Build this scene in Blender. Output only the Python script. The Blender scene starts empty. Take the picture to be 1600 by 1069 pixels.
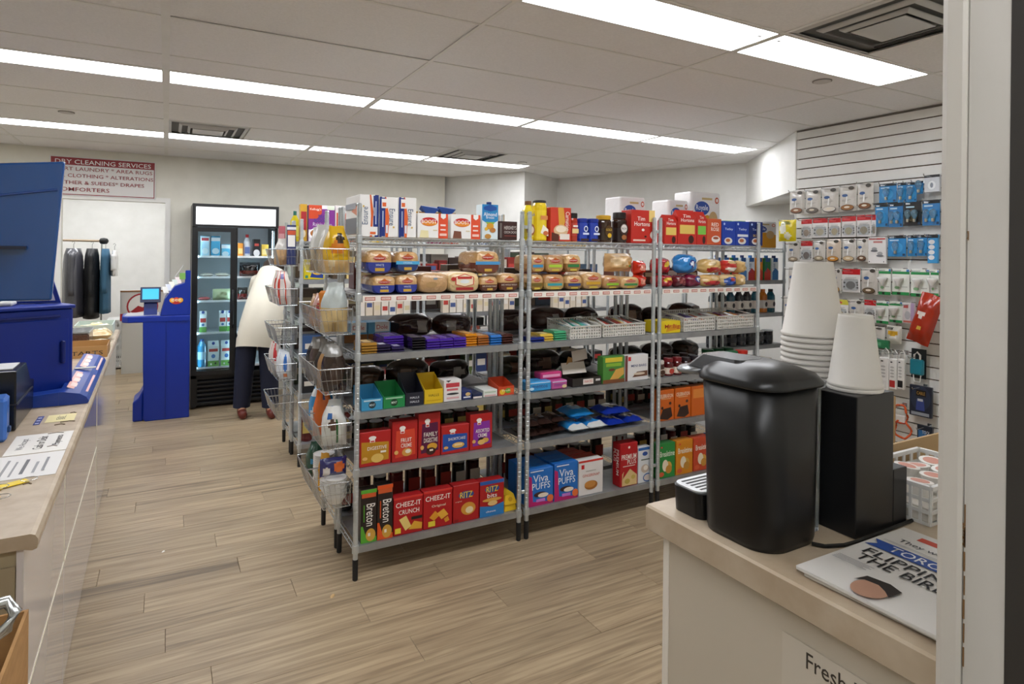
import bpy, bmesh, math, random
from mathutils import Vector, Matrix
random.seed(7)
S = bpy.context.scene
COL = S.collection
# ---------------------------------------------------------------- camera, world, exposure
cd = bpy.data.cameras.new('camera'); cam = bpy.data.objects.new('camera', cd); COL.objects.link(cam)
cd.sensor_width = 36; cd.lens = 975.1/1600*36; cd.shift_y = -138.45/1600; cd.clip_start = .02
cam.matrix_world = Matrix.Translation((0, 0, 1.62)) @ Matrix.Rotation(-.5053, 4, 'Z') @ Matrix.Rotation(math.pi/2, 4, 'X') @ Matrix.Rotation(.0117, 4, 'Z')
S.camera = cam
w = bpy.data.worlds.new('world'); S.world = w; w.use_nodes = True
w.node_tree.nodes['Background'].inputs[0].default_value = (.9, .95, 1, 1)
w.node_tree.nodes['Background'].inputs[1].default_value = .25
S.view_settings.view_transform = 'Standard'; S.view_settings.look = 'None'; S.view_settings.gamma = 1
S.view_settings.use_curve_mapping = False
S.view_settings.exposure = 0.02
LAMP = 15.0          # strength of the fluorescent diffusers
ZC = 2.624          # ceiling height
# ---------------------------------------------------------------- materials
_m = {}
def lin(h):
    c = [int(h[i:i+2], 16)/255 for i in (0, 2, 4)]
    return tuple((x/12.92 if x <= .04045 else ((x+.055)/1.055)**2.4) for x in c) + (1,)
def M(h, r=.45, m=0., em=0., tr=0., coat=0., bump=0., bs=60., al=1.):
    k = (h, r, m, em, tr, coat, bump, bs, al)
    if k in _m: return _m[k]
    a = bpy.data.materials.new('finish_'+h); a.use_nodes = True; N = a.node_tree; b = N.nodes['Principled BSDF']
    b.inputs['Base Color'].default_value = lin(h); b.inputs['Roughness'].default_value = r; b.inputs['Metallic'].default_value = m
    if em: b.inputs['Emission Color'].default_value = lin(h); b.inputs['Emission Strength'].default_value = em
    if tr: b.inputs['Transmission Weight'].default_value = tr; b.inputs['IOR'].default_value = 1.3
    if coat: b.inputs['Coat Weight'].default_value = coat; b.inputs['Coat Roughness'].default_value = .1
    if al < 1: b.inputs['Alpha'].default_value = al
    if bump:
        t = N.nodes.new('ShaderNodeTexNoise'); t.inputs['Scale'].default_value = bs; t.inputs['Detail'].default_value = 3
        g = N.nodes.new('ShaderNodeNewGeometry'); N.links.new(g.outputs['Position'], t.inputs['Vector'])
        u = N.nodes.new('ShaderNodeBump'); u.inputs['Strength'].default_value = bump; u.inputs['Distance'].default_value = .01
        N.links.new(t.outputs['Fac'], u.inputs['Height']); N.links.new(u.outputs['Normal'], b.inputs['Normal'])
    _m[k] = a
    return a
def noise_mat(name, c1, c2, scale=(3, 3, 3), r=.6, r2=None, bump=.05, detail=5, coord='world', rnd=0., c3=None, dark=None):
    a = bpy.data.materials.new(name); a.use_nodes = True; N = a.node_tree; L = N.links; b = N.nodes['Principled BSDF']
    g = N.nodes.new('ShaderNodeNewGeometry') if coord == 'world' else N.nodes.new('ShaderNodeTexCoord')
    mp = N.nodes.new('ShaderNodeMapping'); mp.inputs['Scale'].default_value = scale
    L.new(g.outputs['Position' if coord == 'world' else 'Object'], mp.inputs['Vector'])
    oi = N.nodes.new('ShaderNodeObjectInfo')
    if rnd:
        ml = N.nodes.new('ShaderNodeVectorMath'); ml.operation = 'SCALE'; ml.inputs['Scale'].default_value = 37.
        cb = N.nodes.new('ShaderNodeCombineXYZ')
        for i in range(3): L.new(oi.outputs['Random'], cb.inputs[i])
        L.new(cb.outputs[0], ml.inputs[0]); L.new(ml.outputs[0], mp.inputs['Location'])
    t = N.nodes.new('ShaderNodeTexNoise'); t.inputs['Scale'].default_value = 1; t.inputs['Detail'].default_value = detail; t.inputs['Distortion'].default_value = .6 if rnd else 0
    L.new(mp.outputs[0], t.inputs['Vector'])
    cr = N.nodes.new('ShaderNodeValToRGB'); cr.color_ramp.elements[0].color = lin(c1); cr.color_ramp.elements[1].color = lin(c2)
    cr.color_ramp.elements[0].position = .3; cr.color_ramp.elements[1].position = .68
    if c3: e = cr.color_ramp.elements.new(.5); e.color = lin(c3)
    L.new(t.outputs['Fac'], cr.inputs[0]); out = cr.outputs[0]
    if rnd:
        h = N.nodes.new('ShaderNodeHueSaturation'); mr = N.nodes.new('ShaderNodeMapRange')
        mr.inputs['To Min'].default_value = 1-rnd; mr.inputs['To Max'].default_value = 1+rnd
        L.new(oi.outputs['Random'], mr.inputs['Value']); L.new(mr.outputs[0], h.inputs['Value']); L.new(out, h.inputs['Color']); out = h.outputs[0]
    if dark:   # dark streaks of the wood figure
        t2 = N.nodes.new('ShaderNodeTexNoise'); t2.inputs['Scale'].default_value = .24; t2.inputs['Detail'].default_value = 4; t2.inputs['Distortion'].default_value = 1.2
        L.new(mp.outputs[0], t2.inputs['Vector'])
        r2_ = N.nodes.new('ShaderNodeValToRGB'); r2_.color_ramp.elements[0].position = .57; r2_.color_ramp.elements[1].position = .74
        r2_.color_ramp.elements[0].color = (0, 0, 0, 1); r2_.color_ramp.elements[1].color = (.75, .75, .75, 1)
        L.new(t2.outputs['Fac'], r2_.inputs[0])
        mx = N.nodes.new('ShaderNodeMix'); mx.data_type = 'RGBA'; mx.inputs[7].default_value = lin(dark)
        L.new(r2_.outputs[0], mx.inputs[0]); L.new(out, mx.inputs[6]); out = mx.outputs[2]
    L.new(out, b.inputs['Base Color']); b.inputs['Roughness'].default_value = r
    if bump:
        u = N.nodes.new('ShaderNodeBump'); u.inputs['Strength'].default_value = bump; u.inputs['Distance'].default_value = .01
        L.new(t.outputs['Fac'], u.inputs['Height']); L.new(u.outputs['Normal'], b.inputs['Normal'])
    return a
WOOD = noise_mat('vinyl_plank', 'b7a384', '8a775e', (2.4, 52, 40), .42, bump=.03, rnd=.1, c3='a28e72', dark='5c4d3b')
PAINT = noise_mat('wall_paint', 'e6e3d7', 'dedbce', (6, 6, 6), .6, bump=.02)
PAINTW = noise_mat('white_paint', 'efeeea', 'e8e7e2', (6, 6, 6), .55, bump=.02)
TILE = noise_mat('ceiling_fibre', 'f4f3f2', 'eeedec', (90, 90, 90), .9, bump=.25, detail=2)
GALV = noise_mat('zinc_steel', 'd2d7d9', 'b8bfc2', (40, 40, 8), .32, bump=.02); GALV.node_tree.nodes['Principled BSDF'].inputs['Metallic'].default_value = .6
SHELF = noise_mat('shelf_steel', 'a8aaab', '96989a', (12, 12, 12), .38, bump=.02); SHELF.node_tree.nodes['Principled BSDF'].inputs['Metallic'].default_value = .55
LAM = noise_mat('laminate_top', 'c6b69f', 'b09c82', (14, 14, 14), .4, bump=.01, c3='bba991')
CARD = noise_mat('corrugated_card', 'b58a56', 'a67c4b', (20, 20, 60), .8, bump=.05)
# ---------------------------------------------------------------- mesh helpers
def mesh(name, v, f):
    m = bpy.data.meshes.new(name); m.from_pydata(v, [], f); m.update(); return m
def obj(name, me, mt, parent=None, loc=(0, 0, 0), rot=(0, 0, 0), sc=None, smooth=False):
    o = bpy.data.objects.new(name, me); COL.objects.link(o); o.location = loc; o.rotation_euler = rot
    if sc: o.scale = sc
    if parent: o.parent = parent
    if me is not None:
        ms = mt if isinstance(mt, (list, tuple)) else [mt]
        if len(me.materials) == 0:
            for a in ms: me.materials.append(a)
        else:
            for i, a in enumerate(ms):
                if me.materials[i] != a: o.material_slots[i].link = 'OBJECT'; o.material_slots[i].material = a
        if smooth:
            for p in me.polygons: p.use_smooth = True
    return o
def tag(o, label, cat, group=None):
    o['label'] = label; o['category'] = cat
    if group: o['group'] = group
    return o
def empty(name, label, cat, loc=(0, 0, 0), rz=0, group=None):
    o = bpy.data.objects.new(name, None); COL.objects.link(o); o.location = loc; o.rotation_euler = (0, 0, rz); o.empty_display_size = .05
    return tag(o, label, cat, group)
def struct(o): o['kind'] = 'structure'; return o
def copy_tree(o, parent=None):
    c = o.copy(); COL.objects.link(c); c.parent = parent
    for ch in o.children: copy_tree(ch, c)
    return c
class B:                                    # collects simple solids into ONE mesh
    def __init__(s): s.v = []; s.f = []; s.mi = []
    def add(s, v, f, mi=0):
        n = len(s.v); s.v += [tuple(p) for p in v]; s.f += [tuple(i+n for i in q) for q in f]; s.mi += [mi]*len(f); return s
    def box(s, x0, y0, z0, x1, y1, z1, mi=0):
        return s.add([(x0, y0, z0), (x1, y0, z0), (x1, y1, z0), (x0, y1, z0), (x0, y0, z1), (x1, y0, z1), (x1, y1, z1), (x0, y1, z1)],
                     [(0, 3, 2, 1), (4, 5, 6, 7), (0, 1, 5, 4), (1, 2, 6, 5), (2, 3, 7, 6), (3, 0, 4, 7)], mi)
    def tube(s, pts, r, n=6, mi=0, cap=True):
        pts = [Vector(p) for p in pts]; rs = r if isinstance(r, (list, tuple)) else [r]*len(pts); V = []; F = []
        for i, p in enumerate(pts):
            d = ((pts[min(i+1, len(pts)-1)]-pts[max(i-1, 0)])).normalized()
            a = d.orthogonal() if abs(d.z) > .9 else d.cross(Vector((0, 0, 1)))
            a.normalize(); b = d.cross(a)
            for k in range(n):
                t = 2*math.pi*k/n+math.pi/n; V.append(p+(a*math.cos(t)+b*math.sin(t))*rs[i])
        for i in range(len(pts)-1):
            for k in range(n): F.append((i*n+k, i*n+(k+1) % n, (i+1)*n+(k+1) % n, (i+1)*n+k))
        if cap: F.append(tuple(range(n))[::-1]); F.append(tuple((len(pts)-1)*n+k for k in range(n)))
        return s.add(V, F, mi)
    def lathe(s, prof, n=16, c=(0, 0, 0), mi=0):
        V = []; F = []
        for r, z in prof:
            for k in range(n): t = 2*math.pi*k/n; V.append((c[0]+r*math.cos(t), c[1]+r*math.sin(t), c[2]+z))
        for i in range(len(prof)-1):
            for k in range(n): F.append((i*n+k, i*n+(k+1) % n, (i+1)*n+(k+1) % n, (i+1)*n+k))
        F.append(tuple(range(n))[::-1]); F.append(tuple((len(prof)-1)*n+k for k in range(n)))
        return s.add(V, F, mi)
    def prism(s, poly, axis, a, b, mi=0):      # extrude a polygon; axis 'x','y','z'
        n = len(poly)
        def P(p, t): return {'x': (t, p[0], p[1]), 'y': (p[0], t, p[1]), 'z': (p[0], p[1], t)}[axis]
        return s.add([P(p, a) for p in poly]+[P(p, b) for p in poly], [tuple(range(n))[::-1], tuple(range(n, 2*n))]+[(i, (i+1) % n, n+(i+1) % n, n+i) for i in range(n)], mi)
    def loft(s, rings, mi=0, cap=True):
        n = len(rings[0]); V = [p for r in rings for p in r]; F = []
        for i in range(len(rings)-1):
            for k in range(n): F.append((i*n+k, i*n+(k+1) % n, (i+1)*n+(k+1) % n, (i+1)*n+k))
        if cap: F.append(tuple(range(n))[::-1]); F.append(tuple((len(rings)-1)*n+k for k in range(n)))
        return s.add(V, F, mi)
    def mesh(s, name, fix=True):
        m = mesh(name, s.v, s.f)
        if any(s.mi): m.polygons.foreach_set('material_index', s.mi)
        if fix:
            bm = bmesh.new(); bm.from_mesh(m); bmesh.ops.recalc_face_normals(bm, faces=bm.faces); bm.to_mesh(m); bm.free()
        return m
    def obj(s, name, mt, parent=None, loc=(0, 0, 0), rot=(0, 0, 0), smooth=False, bev=0):
        m = s.mesh(name)
        if bev:
            bm = bmesh.new(); bm.from_mesh(m); bmesh.ops.remove_doubles(bm, verts=bm.verts, dist=1e-6)
            bmesh.ops.bevel(bm, geom=[e for e in bm.edges if e.calc_face_angle(0) > .5], offset=bev, segments=2, affect='EDGES', profile=.5); bm.to_mesh(m); bm.free()
        return obj(name, m, mt, parent, loc, rot, smooth=smooth)
_cb = {}
def cbox(w, d, h, b=.002):                  # chamfered box: x,y centred, base at 0
    k = (round(w, 4), round(d, 4), round(h, 4), b)
    if k in _cb: return _cb[k]
    V = []; x, y = w/2, d/2
    for sx in (-1, 1):
        for sy in (-1, 1):
            for sz in (0, 1):
                z = h if sz else 0; dz = -b if sz else b
                V += [(sx*(x-b), sy*(y-b), z), (sx*x, sy*(y-b), z+dz), (sx*(x-b), sy*y, z+dz)]
    bm = bmesh.new()
    for v in V: bm.verts.new(v)
    bmesh.ops.convex_hull(bm, input=bm.verts); bmesh.ops.dissolve_limit(bm, angle_limit=.02, verts=bm.verts, edges=bm.edges)
    m = bpy.data.meshes.new('carton'); bm.to_mesh(m); bm.free(); _cb[k] = m
    return m
UNIT = mesh('printed_panel', [(-.5, 0, -.5), (.5, 0, -.5), (.5, 0, .5), (-.5, 0, .5)], [(0, 1, 2, 3)])
DISC = mesh('printed_disc', [(.5*math.cos(i*math.pi/12), 0, .5*math.sin(i*math.pi/12)) for i in range(24)], [tuple(range(24))])
_t = {}
def text_mesh(s):
    if s in _t: return _t[s]
    c = bpy.data.curves.new('lettering', 'FONT'); c.body = s; c.resolution_u = 2; c.align_x = 'CENTER'; c.align_y = 'CENTER'; c.space_line = .8; c.offset = .005
    o = bpy.data.objects.new('lettering', c); COL.objects.link(o)
    m = bpy.data.meshes.new_from_object(o); bpy.data.objects.remove(o); bpy.data.curves.remove(c)
    co = [v.co.copy() for v in m.vertices]
    x0, x1 = min(p.x for p in co), max(p.x for p in co); y0, y1 = min(p.y for p in co), max(p.y for p in co)
    for v, p in zip(m.vertices, co): v.co = ((p.x-(x0+x1)/2)/(x1-x0), 0, (p.y-(y0+y1)/2)/(y1-y0))
    m.materials.clear(); m.name = 'lettering'; _t[s] = m
    return m
# decals: printed shapes on the front (-Y) face of a thing, in fractions of its width and height
def R(u0, v0, u1, v1, c): return ('r', (u0+u1)/2, (v0+v1)/2, u1-u0, v1-v0, c, 0)
def El(u, v, w, h, c): return ('e', u, v, w, h, c, 0)
def T(s, u, v, w, h, c, rot=0): return (s, u, v, w, h, c, rot)
def P(pts, c): return ('p', pts, 0, 0, 0, c, 0)
def decals(o, ds, w, h, yf, z0=0, r=.4, step=.0004):
    for i, q in enumerate(ds):
        k, u, v, dw, dh, c, rot = q; y = yf-step*(i+1); mt = M(c, r)
        if k == 'p':
            me = mesh('printed_shape', [((a-.5)*w, 0, z0+b*h) for a, b in u], [tuple(range(len(u)))])
            obj('printed_shape', me, mt, o, (0, y, 0)); continue
        nm, me = {'r': ('printed_panel', UNIT), 'e': ('printed_picture', DISC)}.get(k, (None, None))
        if nm is None: nm, me = 'lettering', text_mesh(k)
        sx, sz = (dw*w, dh*h) if abs(rot) < .8 else (dh*h, dw*w)
        obj(nm, me, mt, o, ((u-.5)*w, y, z0+v*h), (0, -rot, 0), (sx, 1, sz))
ORD = 'first second third fourth fifth sixth seventh eighth ninth tenth eleventh twelfth thirteenth fourteenth'.split()
def carton(name, label, cat, x, y, z, w, h, d, c, ds=(), group=None, rz=0, r=.4, tilt=0, bev=.002):
    """a printed box; x,y = middle of the front edge on the shelf"""
    o = obj(name, cbox(w, d, h, bev), M(c, r), None, (x+math.sin(-rz)*d/2, y+math.cos(rz)*d/2, z), (tilt, 0, rz))
    tag(o, label, cat, group); decals(o, ds, w, h, -d/2)
    return o
def loafprof(w, h, n=20):
    out = []
    for k in range(n):
        t = 2*math.pi*k/n; c, s_ = math.cos(t), math.sin(t)
        e = .55
        x = math.copysign(abs(c)**e, c)*w/2; z = math.copysign(abs(s_)**e, s_)*h/2+h/2
        if s_ > 0: x *= 1.0+.0*s_; z += h*.04*s_
        out.append((x, z))
    zm = min(p[1] for p in out)
    return [(a, b-zm) for a, b in out]
def loaf(name, label, cat, x, y, z, w, h, d, c, wrap=None, cut=.55, ds=(), group=None, rz=0, tilt=0, seed=0):
    """wrapped loaf with its end to the front"""
    pr = loafprof(w, h); rnd = random.Random(seed)
    secs = [(0, .86), (.012, .97), (.05*d/.2, 1.0), (.35*d, 1.0), (.7*d, 1.0), (.9*d, .93), (d, .7)]
    def rings(g):
        R_ = []
        for yy, k in secs:
            R_.append([((a*k*(1+rnd.uniform(-.012, .012)))*g, yy, h/2+(b-h/2)*k*g+(0 if b > .02 else 0)) for a, b in pr])
        return R_
    b = B(); b.loft(rings(1)); me = b.mesh('loaf')
    o = obj(name, me, M(c, .32, coat=.7, bump=.6, bs=55), None, (x, y, z), (tilt, 0, rz), smooth=True); tag(o, label, cat, group)
    if wrap:
        n = len(pr); g = 1.012; rg = rings(g); V = [p for q in rg for p in q]; F = []
        for i in range(len(rg)-1):
            for k in range(n):
                q = (i*n+k, i*n+(k+1) % n, (i+1)*n+(k+1) % n, (i+1)*n+k)
                if sum(V[j][2] for j in q)/4 < cut*h: F.append(q)
        lo = [k for k in range(n) if V[k][2] < cut*h+.004]; lo.sort(key=lambda k: (k-n//2-n//4+n*2) % n)
        V2 = [(p[0], p[1]-.0012, p[2]) for p in V]
        F.append(tuple(lo))
        wm = mesh('printed_wrap', V2, F)
        obj('printed_wrap', wm, M(wrap, .25, coat=.6), o)
    decals(o, ds, w, h, -.0016)
    return o
def pouchmesh(w, h, t, bands, spots=(), seed=0, nx=12, nz=14, crimp=.05, pinch=0.):
    rnd = random.Random(seed); V = []; F = []; MI = []; cols = []
    def ci(c):
        if c not in cols: cols.append(c)
        return cols.index(c)
    ph = [rnd.uniform(0, 6) for _ in range(4)]
    for sgn in (-1, 1):
        for j in range(nz+1):
            for i in range(nx+1):
                u = i/nx; v = j/nz
                a = max(0, 1-abs(2*u-1)**3); e = min(1, max(0, (v-crimp)/.18), max(0, (1-crimp-v)/.18)) if crimp else 1-abs(2*v-1)**4
                k = (a**.6)*(max(e, 0)**.6)
                wr = 1+.14*math.sin(9*u+6*v+ph[0])*math.sin(7*v+ph[1])+.08*math.sin(17*u-11*v+ph[2])
                q_ = max(0, (v-.55)/.45); pn = 1-pinch*q_*q_*(3-2*q_)
                zz = v*h if crimp else h/2+(v-.5)*h*(1-.55*abs(2*u-1)**5)
                V.append(((u-.5)*w*(1-.05*k)*pn+pinch*.12*w*q_*math.sin(ph[2]), sgn*t/2*k*wr, zz+(0.008*h*math.sin(8*u+ph[3]) if j in (0, nz) else 0)))
    off = (nx+1)*(nz+1)
    for sgn in (0, 1):
        for j in range(nz):
            for i in range(nx):
                q = [j*(nx+1)+i, j*(nx+1)+i+1, (j+1)*(nx+1)+i+1, (j+1)*(nx+1)+i]
                q = [k+off*sgn for k in q]
                F.append(tuple(q if sgn == 0 else q[::-1])); u = (i+.5)/nx; v = (j+.5)/nz; c = bands[0][2]
                for v0, v1, cc in bands:
                    if v0 <= v < v1: c = cc
                for (su, sv, sw, sh, cc) in spots:
                    if ((u-su)/(sw/2))**2+((v-sv)/(sh/2))**2 < 1: c = cc
                MI.append(ci(c))
    m = mesh('pouch', V, F); m.polygons.foreach_set('material_index', MI)
    return m, cols
def pouch(name, label, cat, loc, w, h, t, bands, spots=(), rot=(0, 0, 0), group=None, seed=0, r=.22, ds=(), crimp=.05, tr=0., nx=12, nz=14, pinch=0.):
    if isinstance(bands, str): bands = [(0, 1.01, bands)]
    m, cols = pouchmesh(w, h, t, bands, spots, seed, crimp=crimp, nx=nx, nz=nz, pinch=pinch)
    o = obj(name, m, [M(c, r, coat=.5, bump=.25, bs=45, tr=tr) for c in cols], None, loc, rot, smooth=True); tag(o, label, cat, group)
    if ds: decals(o, ds, w, h, -t/2-.001)
    return o
def jar(name, label, cat, x, y, z, r, h, body, cap, lab=None, ds=(), group=None, neck=.8, cph=.18, glass=False, shoulder=.12):
    hb = h*(1-cph)
    o = obj(name, B().lathe([(r*.9, 0), (r, .004), (r, hb*(1-shoulder)), (r*.97, hb*(1-shoulder*.6)), (r*neck, hb)], 18).mesh('jar'), M(body, .12, coat=.5), None, (x, y, z), smooth=False); tag(o, label, cat, group)
    obj('cap', B().lathe([(r*neck*1.06, hb), (r*neck*1.08, hb+.002), (r*neck*1.08, h-.003), (r*neck, h)], 18).mesh('cap'), M(cap, .35), o)
    if lab:
        a, b, c = lab
        obj('label', B().lathe([(r*1.006, hb*a), (r*1.006, hb*b)], 18).mesh('label'), M(c, .4), o)
    decals(o, ds, 2*r, hb, -r*1.02)
    return o
def open_tray(name, label, cat, x, y, z, w, d, hf, hb, c, inner, ds=(), group=None, rz=0, t=.002):
    """shallow display box, open at the top; front low, back high"""
    b = B()
    b.box(-w/2, 0, 0, w/2, d, t, 0); b.box(-w/2, 0, t, w/2, t, hf, 0); b.box(-w/2, d-t, t, w/2, d, hb, 0)
    for s in (-1, 1):
        x0, x1 = (-w/2, -w/2+t) if s < 0 else (w/2-t, w/2)
        b.prism([(t, t), (d-t, t), (d-t, hb), (t, hf)], 'x', x0, x1, 0)
    o = obj(name, b.mesh('tray'), M(c, .5), None, (x, y, z), (0, 0, rz)); tag(o, label, cat, group)
    obj('lining', B().box(-w/2+t, t+.0003, t+.0003, w/2-t, d-t-.0003, t+.001).mesh('lining'), M(inner, .6), o)
    decals(o, ds, w, hf, 0)
    return o

# ================================================================ THE SETTING
# floor: a slab with every vinyl plank laid on it
floor = struct(obj('floor', B().box(-3.3, -1.3, -.1, 7.2, 10.7, -.012).mesh('floor'), M('6b5d4d', .7)))
PW, PL = .1785, 1.22
plank = cbox(PL-.0015, PW-.0012, .012, .0012)
k = 0; y = 1.075-PW*8
while y < 10.6:
    sh = ((k*.43) % 1)*PL + .06*math.sin(k*2.3); x = -3.3+sh-PL
    x0 = -1.5 if y < 7.6 else -1.6
    while x < 6.4:
        cx = x+PL/2
        if cx > -1.9 and (y > .25) and not (y > 7.9 and cx > 1) and not (cx > 4.9 and y < 2.6):
            obj('plank', plank, WOOD, floor, (cx, y+PW/2, -.012))
        x += PL
    y += PW; k += 1
# ceiling: grid bars and lay-in tiles
ceil = struct(obj('ceiling', B().box(-3.3, -1.3, ZC+.02, 7.2, 10.7, ZC+.12).mesh('ceiling'), PAINTW))
GX = [-.0143+1.2192*i for i in range(-3, 6)]
J = [-17, -15, -14, -13, -12, -10, -8+1, -6, -5, -3, -1, 0, 1, 3, 5, 7, 8, 10, 12, 14, 16, 18, 20, 21]
J = [-17, -15, -14, -13, -11, -9, -7, -6, -5, -3, -1, 0, 1, 3, 5, 7, 8, 10, 12]
GY = [4.0029+.3048*j for j in J]
LIGHTS = {(-14, i) for i in range(2, 6)} | {(-7, i) for i in range(3, 6)} | {(0, i) for i in range(1, 7)} | {(7, i) for i in range(1, 6)}
VENTS = {(5, 3), (5, 5), (-9, 5)}
_tm = {}
def tile(x0, x1, y0, y1, drop=0.):
    w_, d_ = x1-x0-.004, y1-y0-.004; kk = (round(w_, 3), round(d_, 3))
    o = obj('ceiling_tile', cbox(w_, d_, .012, .003), TILE, ceil, ((x0+x1)/2, (y0+y1)/2, ZC+.004+drop)); return o
for a, (y0, y1) in enumerate(zip(GY[:-1], GY[1:])):
    for i, (x0, x1) in enumerate(zip(GX[:-1], GX[1:])):
        if (J[a], i) in LIGHTS: continue
        if (J[a], i) in VENTS: tile(x0+.6096, x1, y0, y1); continue
        tile(x0, x1, y0, y1, .003 if (J[a], i) == (-5, 3) else 0)
for x in GX:
    ww = .018 if abs(x+.0143) < .01 else .010
    obj('ceiling_grid_bar', B().box(x-ww, GY[0], ZC, x+ww, GY[-1], ZC+.0035 if ww < .015 else ZC+.006).mesh('bar'), PAINTW, ceil)
for y in GY:
    obj('ceiling_grid_bar', B().box(GX[0], y-.008, ZC+.0005, GX[-1], y+.008, ZC+.0035).mesh('bar'), PAINTW, ceil)
# fluorescent fittings
LM = M('f6f8fc', .5, em=LAMP)
lw, ld = 1.2192-.03, .3048-.022
hou = B(); hou.box(-lw/2, -ld/2, .014, lw/2, ld/2, .018)
for s in (-1, 1): hou.box(-lw/2, s*ld/2-.006, -.001, lw/2, s*ld/2+.006, .014); hou.box(s*lw/2-.006, -ld/2, -.001, s*lw/2+.006, ld/2, .014)
hou = hou.mesh('housing')
dif = cbox(lw-.014, ld-.014, .006, .002)
sock = cbox(.022, .014, .006, .002)
RN = {-14: 'nearest to the doorway', -7: 'of the nearest row in view', 0: 'of the middle row', 7: 'of the farthest row'}
for j, i in sorted(LIGHTS):
    x, y = GX[i]+.6096, 4.0029+.3048*(j+.5)
    n = sorted(q for p, q in LIGHTS if p == j).index(i)
    o = empty('ceiling_light', '%s long fluorescent ceiling panel from the left %s' % (ORD[n], RN[j]), 'ceiling light', (x, y, ZC), 0, 'fluorescent ceiling panels')
    obj('housing', hou, PAINTW, o); obj('diffuser', dif, LM, o, (0, 0, .004))
    if j == -7:
        for q in (-.545, .545): obj('lamp_socket', sock, M('8a8a86', .5), o, (q, -.07, -.001))
# air diffusers
def vent(label, x, y):
    o = empty('ceiling_vent', label, 'air vent', (x, y, ZC), 0, 'square ceiling air diffusers')
    w_ = .595
    for q, (a, z, th) in enumerate(((w_/2, -.004, .03), (.215, -.012, .022), (.15, -.018, .018))):
        b = B(); i_ = a-th
        b.loft([[(-a, -a, z+.012), (a, -a, z+.012), (a, a, z+.012), (-a, a, z+.012)], [(-i_, -i_, z), (i_, -i_, z), (i_, i_, z), (-i_, i_, z)]], cap=False)
        b.loft([[(-a, -a, z+.016), (a, -a, z+.016), (a, a, z+.016), (-a, a, z+.016)], [(-i_, -i_, z+.004), (i_, -i_, z+.004), (i_, i_, z+.004), (-i_, i_, z+.004)]], cap=False)
        b.obj('louvre', M('c9c9c7', .45), o)
    B().box(-.115, -.115, -.02, .115, .115, -.016).obj('centre_plate', M('cfcfcd', .45), o)
    B().box(-w_/2, -w_/2, .012, w_/2, w_/2, .016).obj('duct_back', M('6a6a68', .8), o)
vent('square ceiling air vent at the left above the drinks cooler', -.0143+.305, 5.83)
vent('square ceiling air vent in the middle, above the rear racks', 2.424+.305, 5.83)
vent('large square ceiling air vent near the white door jamb', 2.424+.305, 1.565)
for lb, x, y, c in (('thin round sprinkler cover in the ceiling at far left', -.66, 5.64, 'c8c5c2'), ('round white sprinkler cover in the ceiling by the slat wall', 3.27, 2.27, 'cfccc8'), ('small round recessed spot near the far column', 3.43, 5.99, 'f4f2ee')):
    o = obj('sprinkler_cover', B().lathe([(.045, -.004), (.047, 0), (.047, .006)], 20).mesh('cover'), M(c, .5), None, (x, y, ZC)); tag(o, lb, 'ceiling disc')
    obj('rim', B().lathe([(.052, -.001), (.052, .004)], 20).mesh('rim'), M('8d8a86', .6), o)
# walls
def wall(name, pts, z0, z1, mt, th=.1, side=1):
    (x0, y0), (x1, y1) = pts; d = Vector((x1-x0, y1-y0)).normalized(); n = Vector((-d.y, d.x))*th*side
    return struct(obj(name, B().prism([(x0, y0), (x1, y1), (x1+n.x, y1+n.y), (x0+n.x, y0+n.y)], 'z', z0, z1).mesh(name), mt))
YB = 7.68
bw = B(); bw.box(-3.2, YB, 0, -.93, YB+.1, ZC+.02); bw.box(-.93, YB, 2.12, -.02, YB+.1, ZC+.02); bw.box(-.02, YB, 0, 3.22, YB+.1, ZC+.02)
wback = struct(obj('wall_back', bw.mesh('wall_back'), PAINT))
o = B(); o.box(-.02, YB-.014, 0, .03, YB, 2.17); o.box(-.98, YB-.014, 0, -.93, YB, 2.17); o.box(-.93, YB-.014, 2.12, -.02, YB, 2.17)
struct(o.obj('trim_1', PAINTW))
wall('wall_left', ((-3.2, -1.3), (-3.2, 10.6)), 0, ZC+.02, PAINT)
wall('wall_front', ((-3.2, -1.25), (7, -1.25)), 0, ZC+.02, PAINT, side=-1)
wall('wall_column_left', ((3.19, 7.9), (3.834, 6.632)), 0, ZC+.02, PAINTW, .1, 1)
wall('wall_column_right', ((3.834, 6.632), (4.562, 7.02)), 0, ZC+.02, PAINTW, .08, 1)
wall('wall_right_far', ((4.54, 7.06), (6.2, 2.8)), 0, ZC+.02, PAINTW, .1, 1)
wall('wall_soffit', ((4.402, 3.27), (5.47, 4.68)), 2.155, ZC+.02, PAINTW, .1, -1)
struct(obj('wall_soffit_underside', B().prism([(4.48, 3.27), (5.47, 4.69), (6.0, 3.3), (6.2, 2.8), (4.6, 2.8)], 'z', 2.165, 2.2).mesh('soffit'), PAINTW))
wall('wall_right_end', ((4.51, 2.82), (6.2, 2.82)), 0, ZC+.02, PAINTW, .06, -1)
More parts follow.
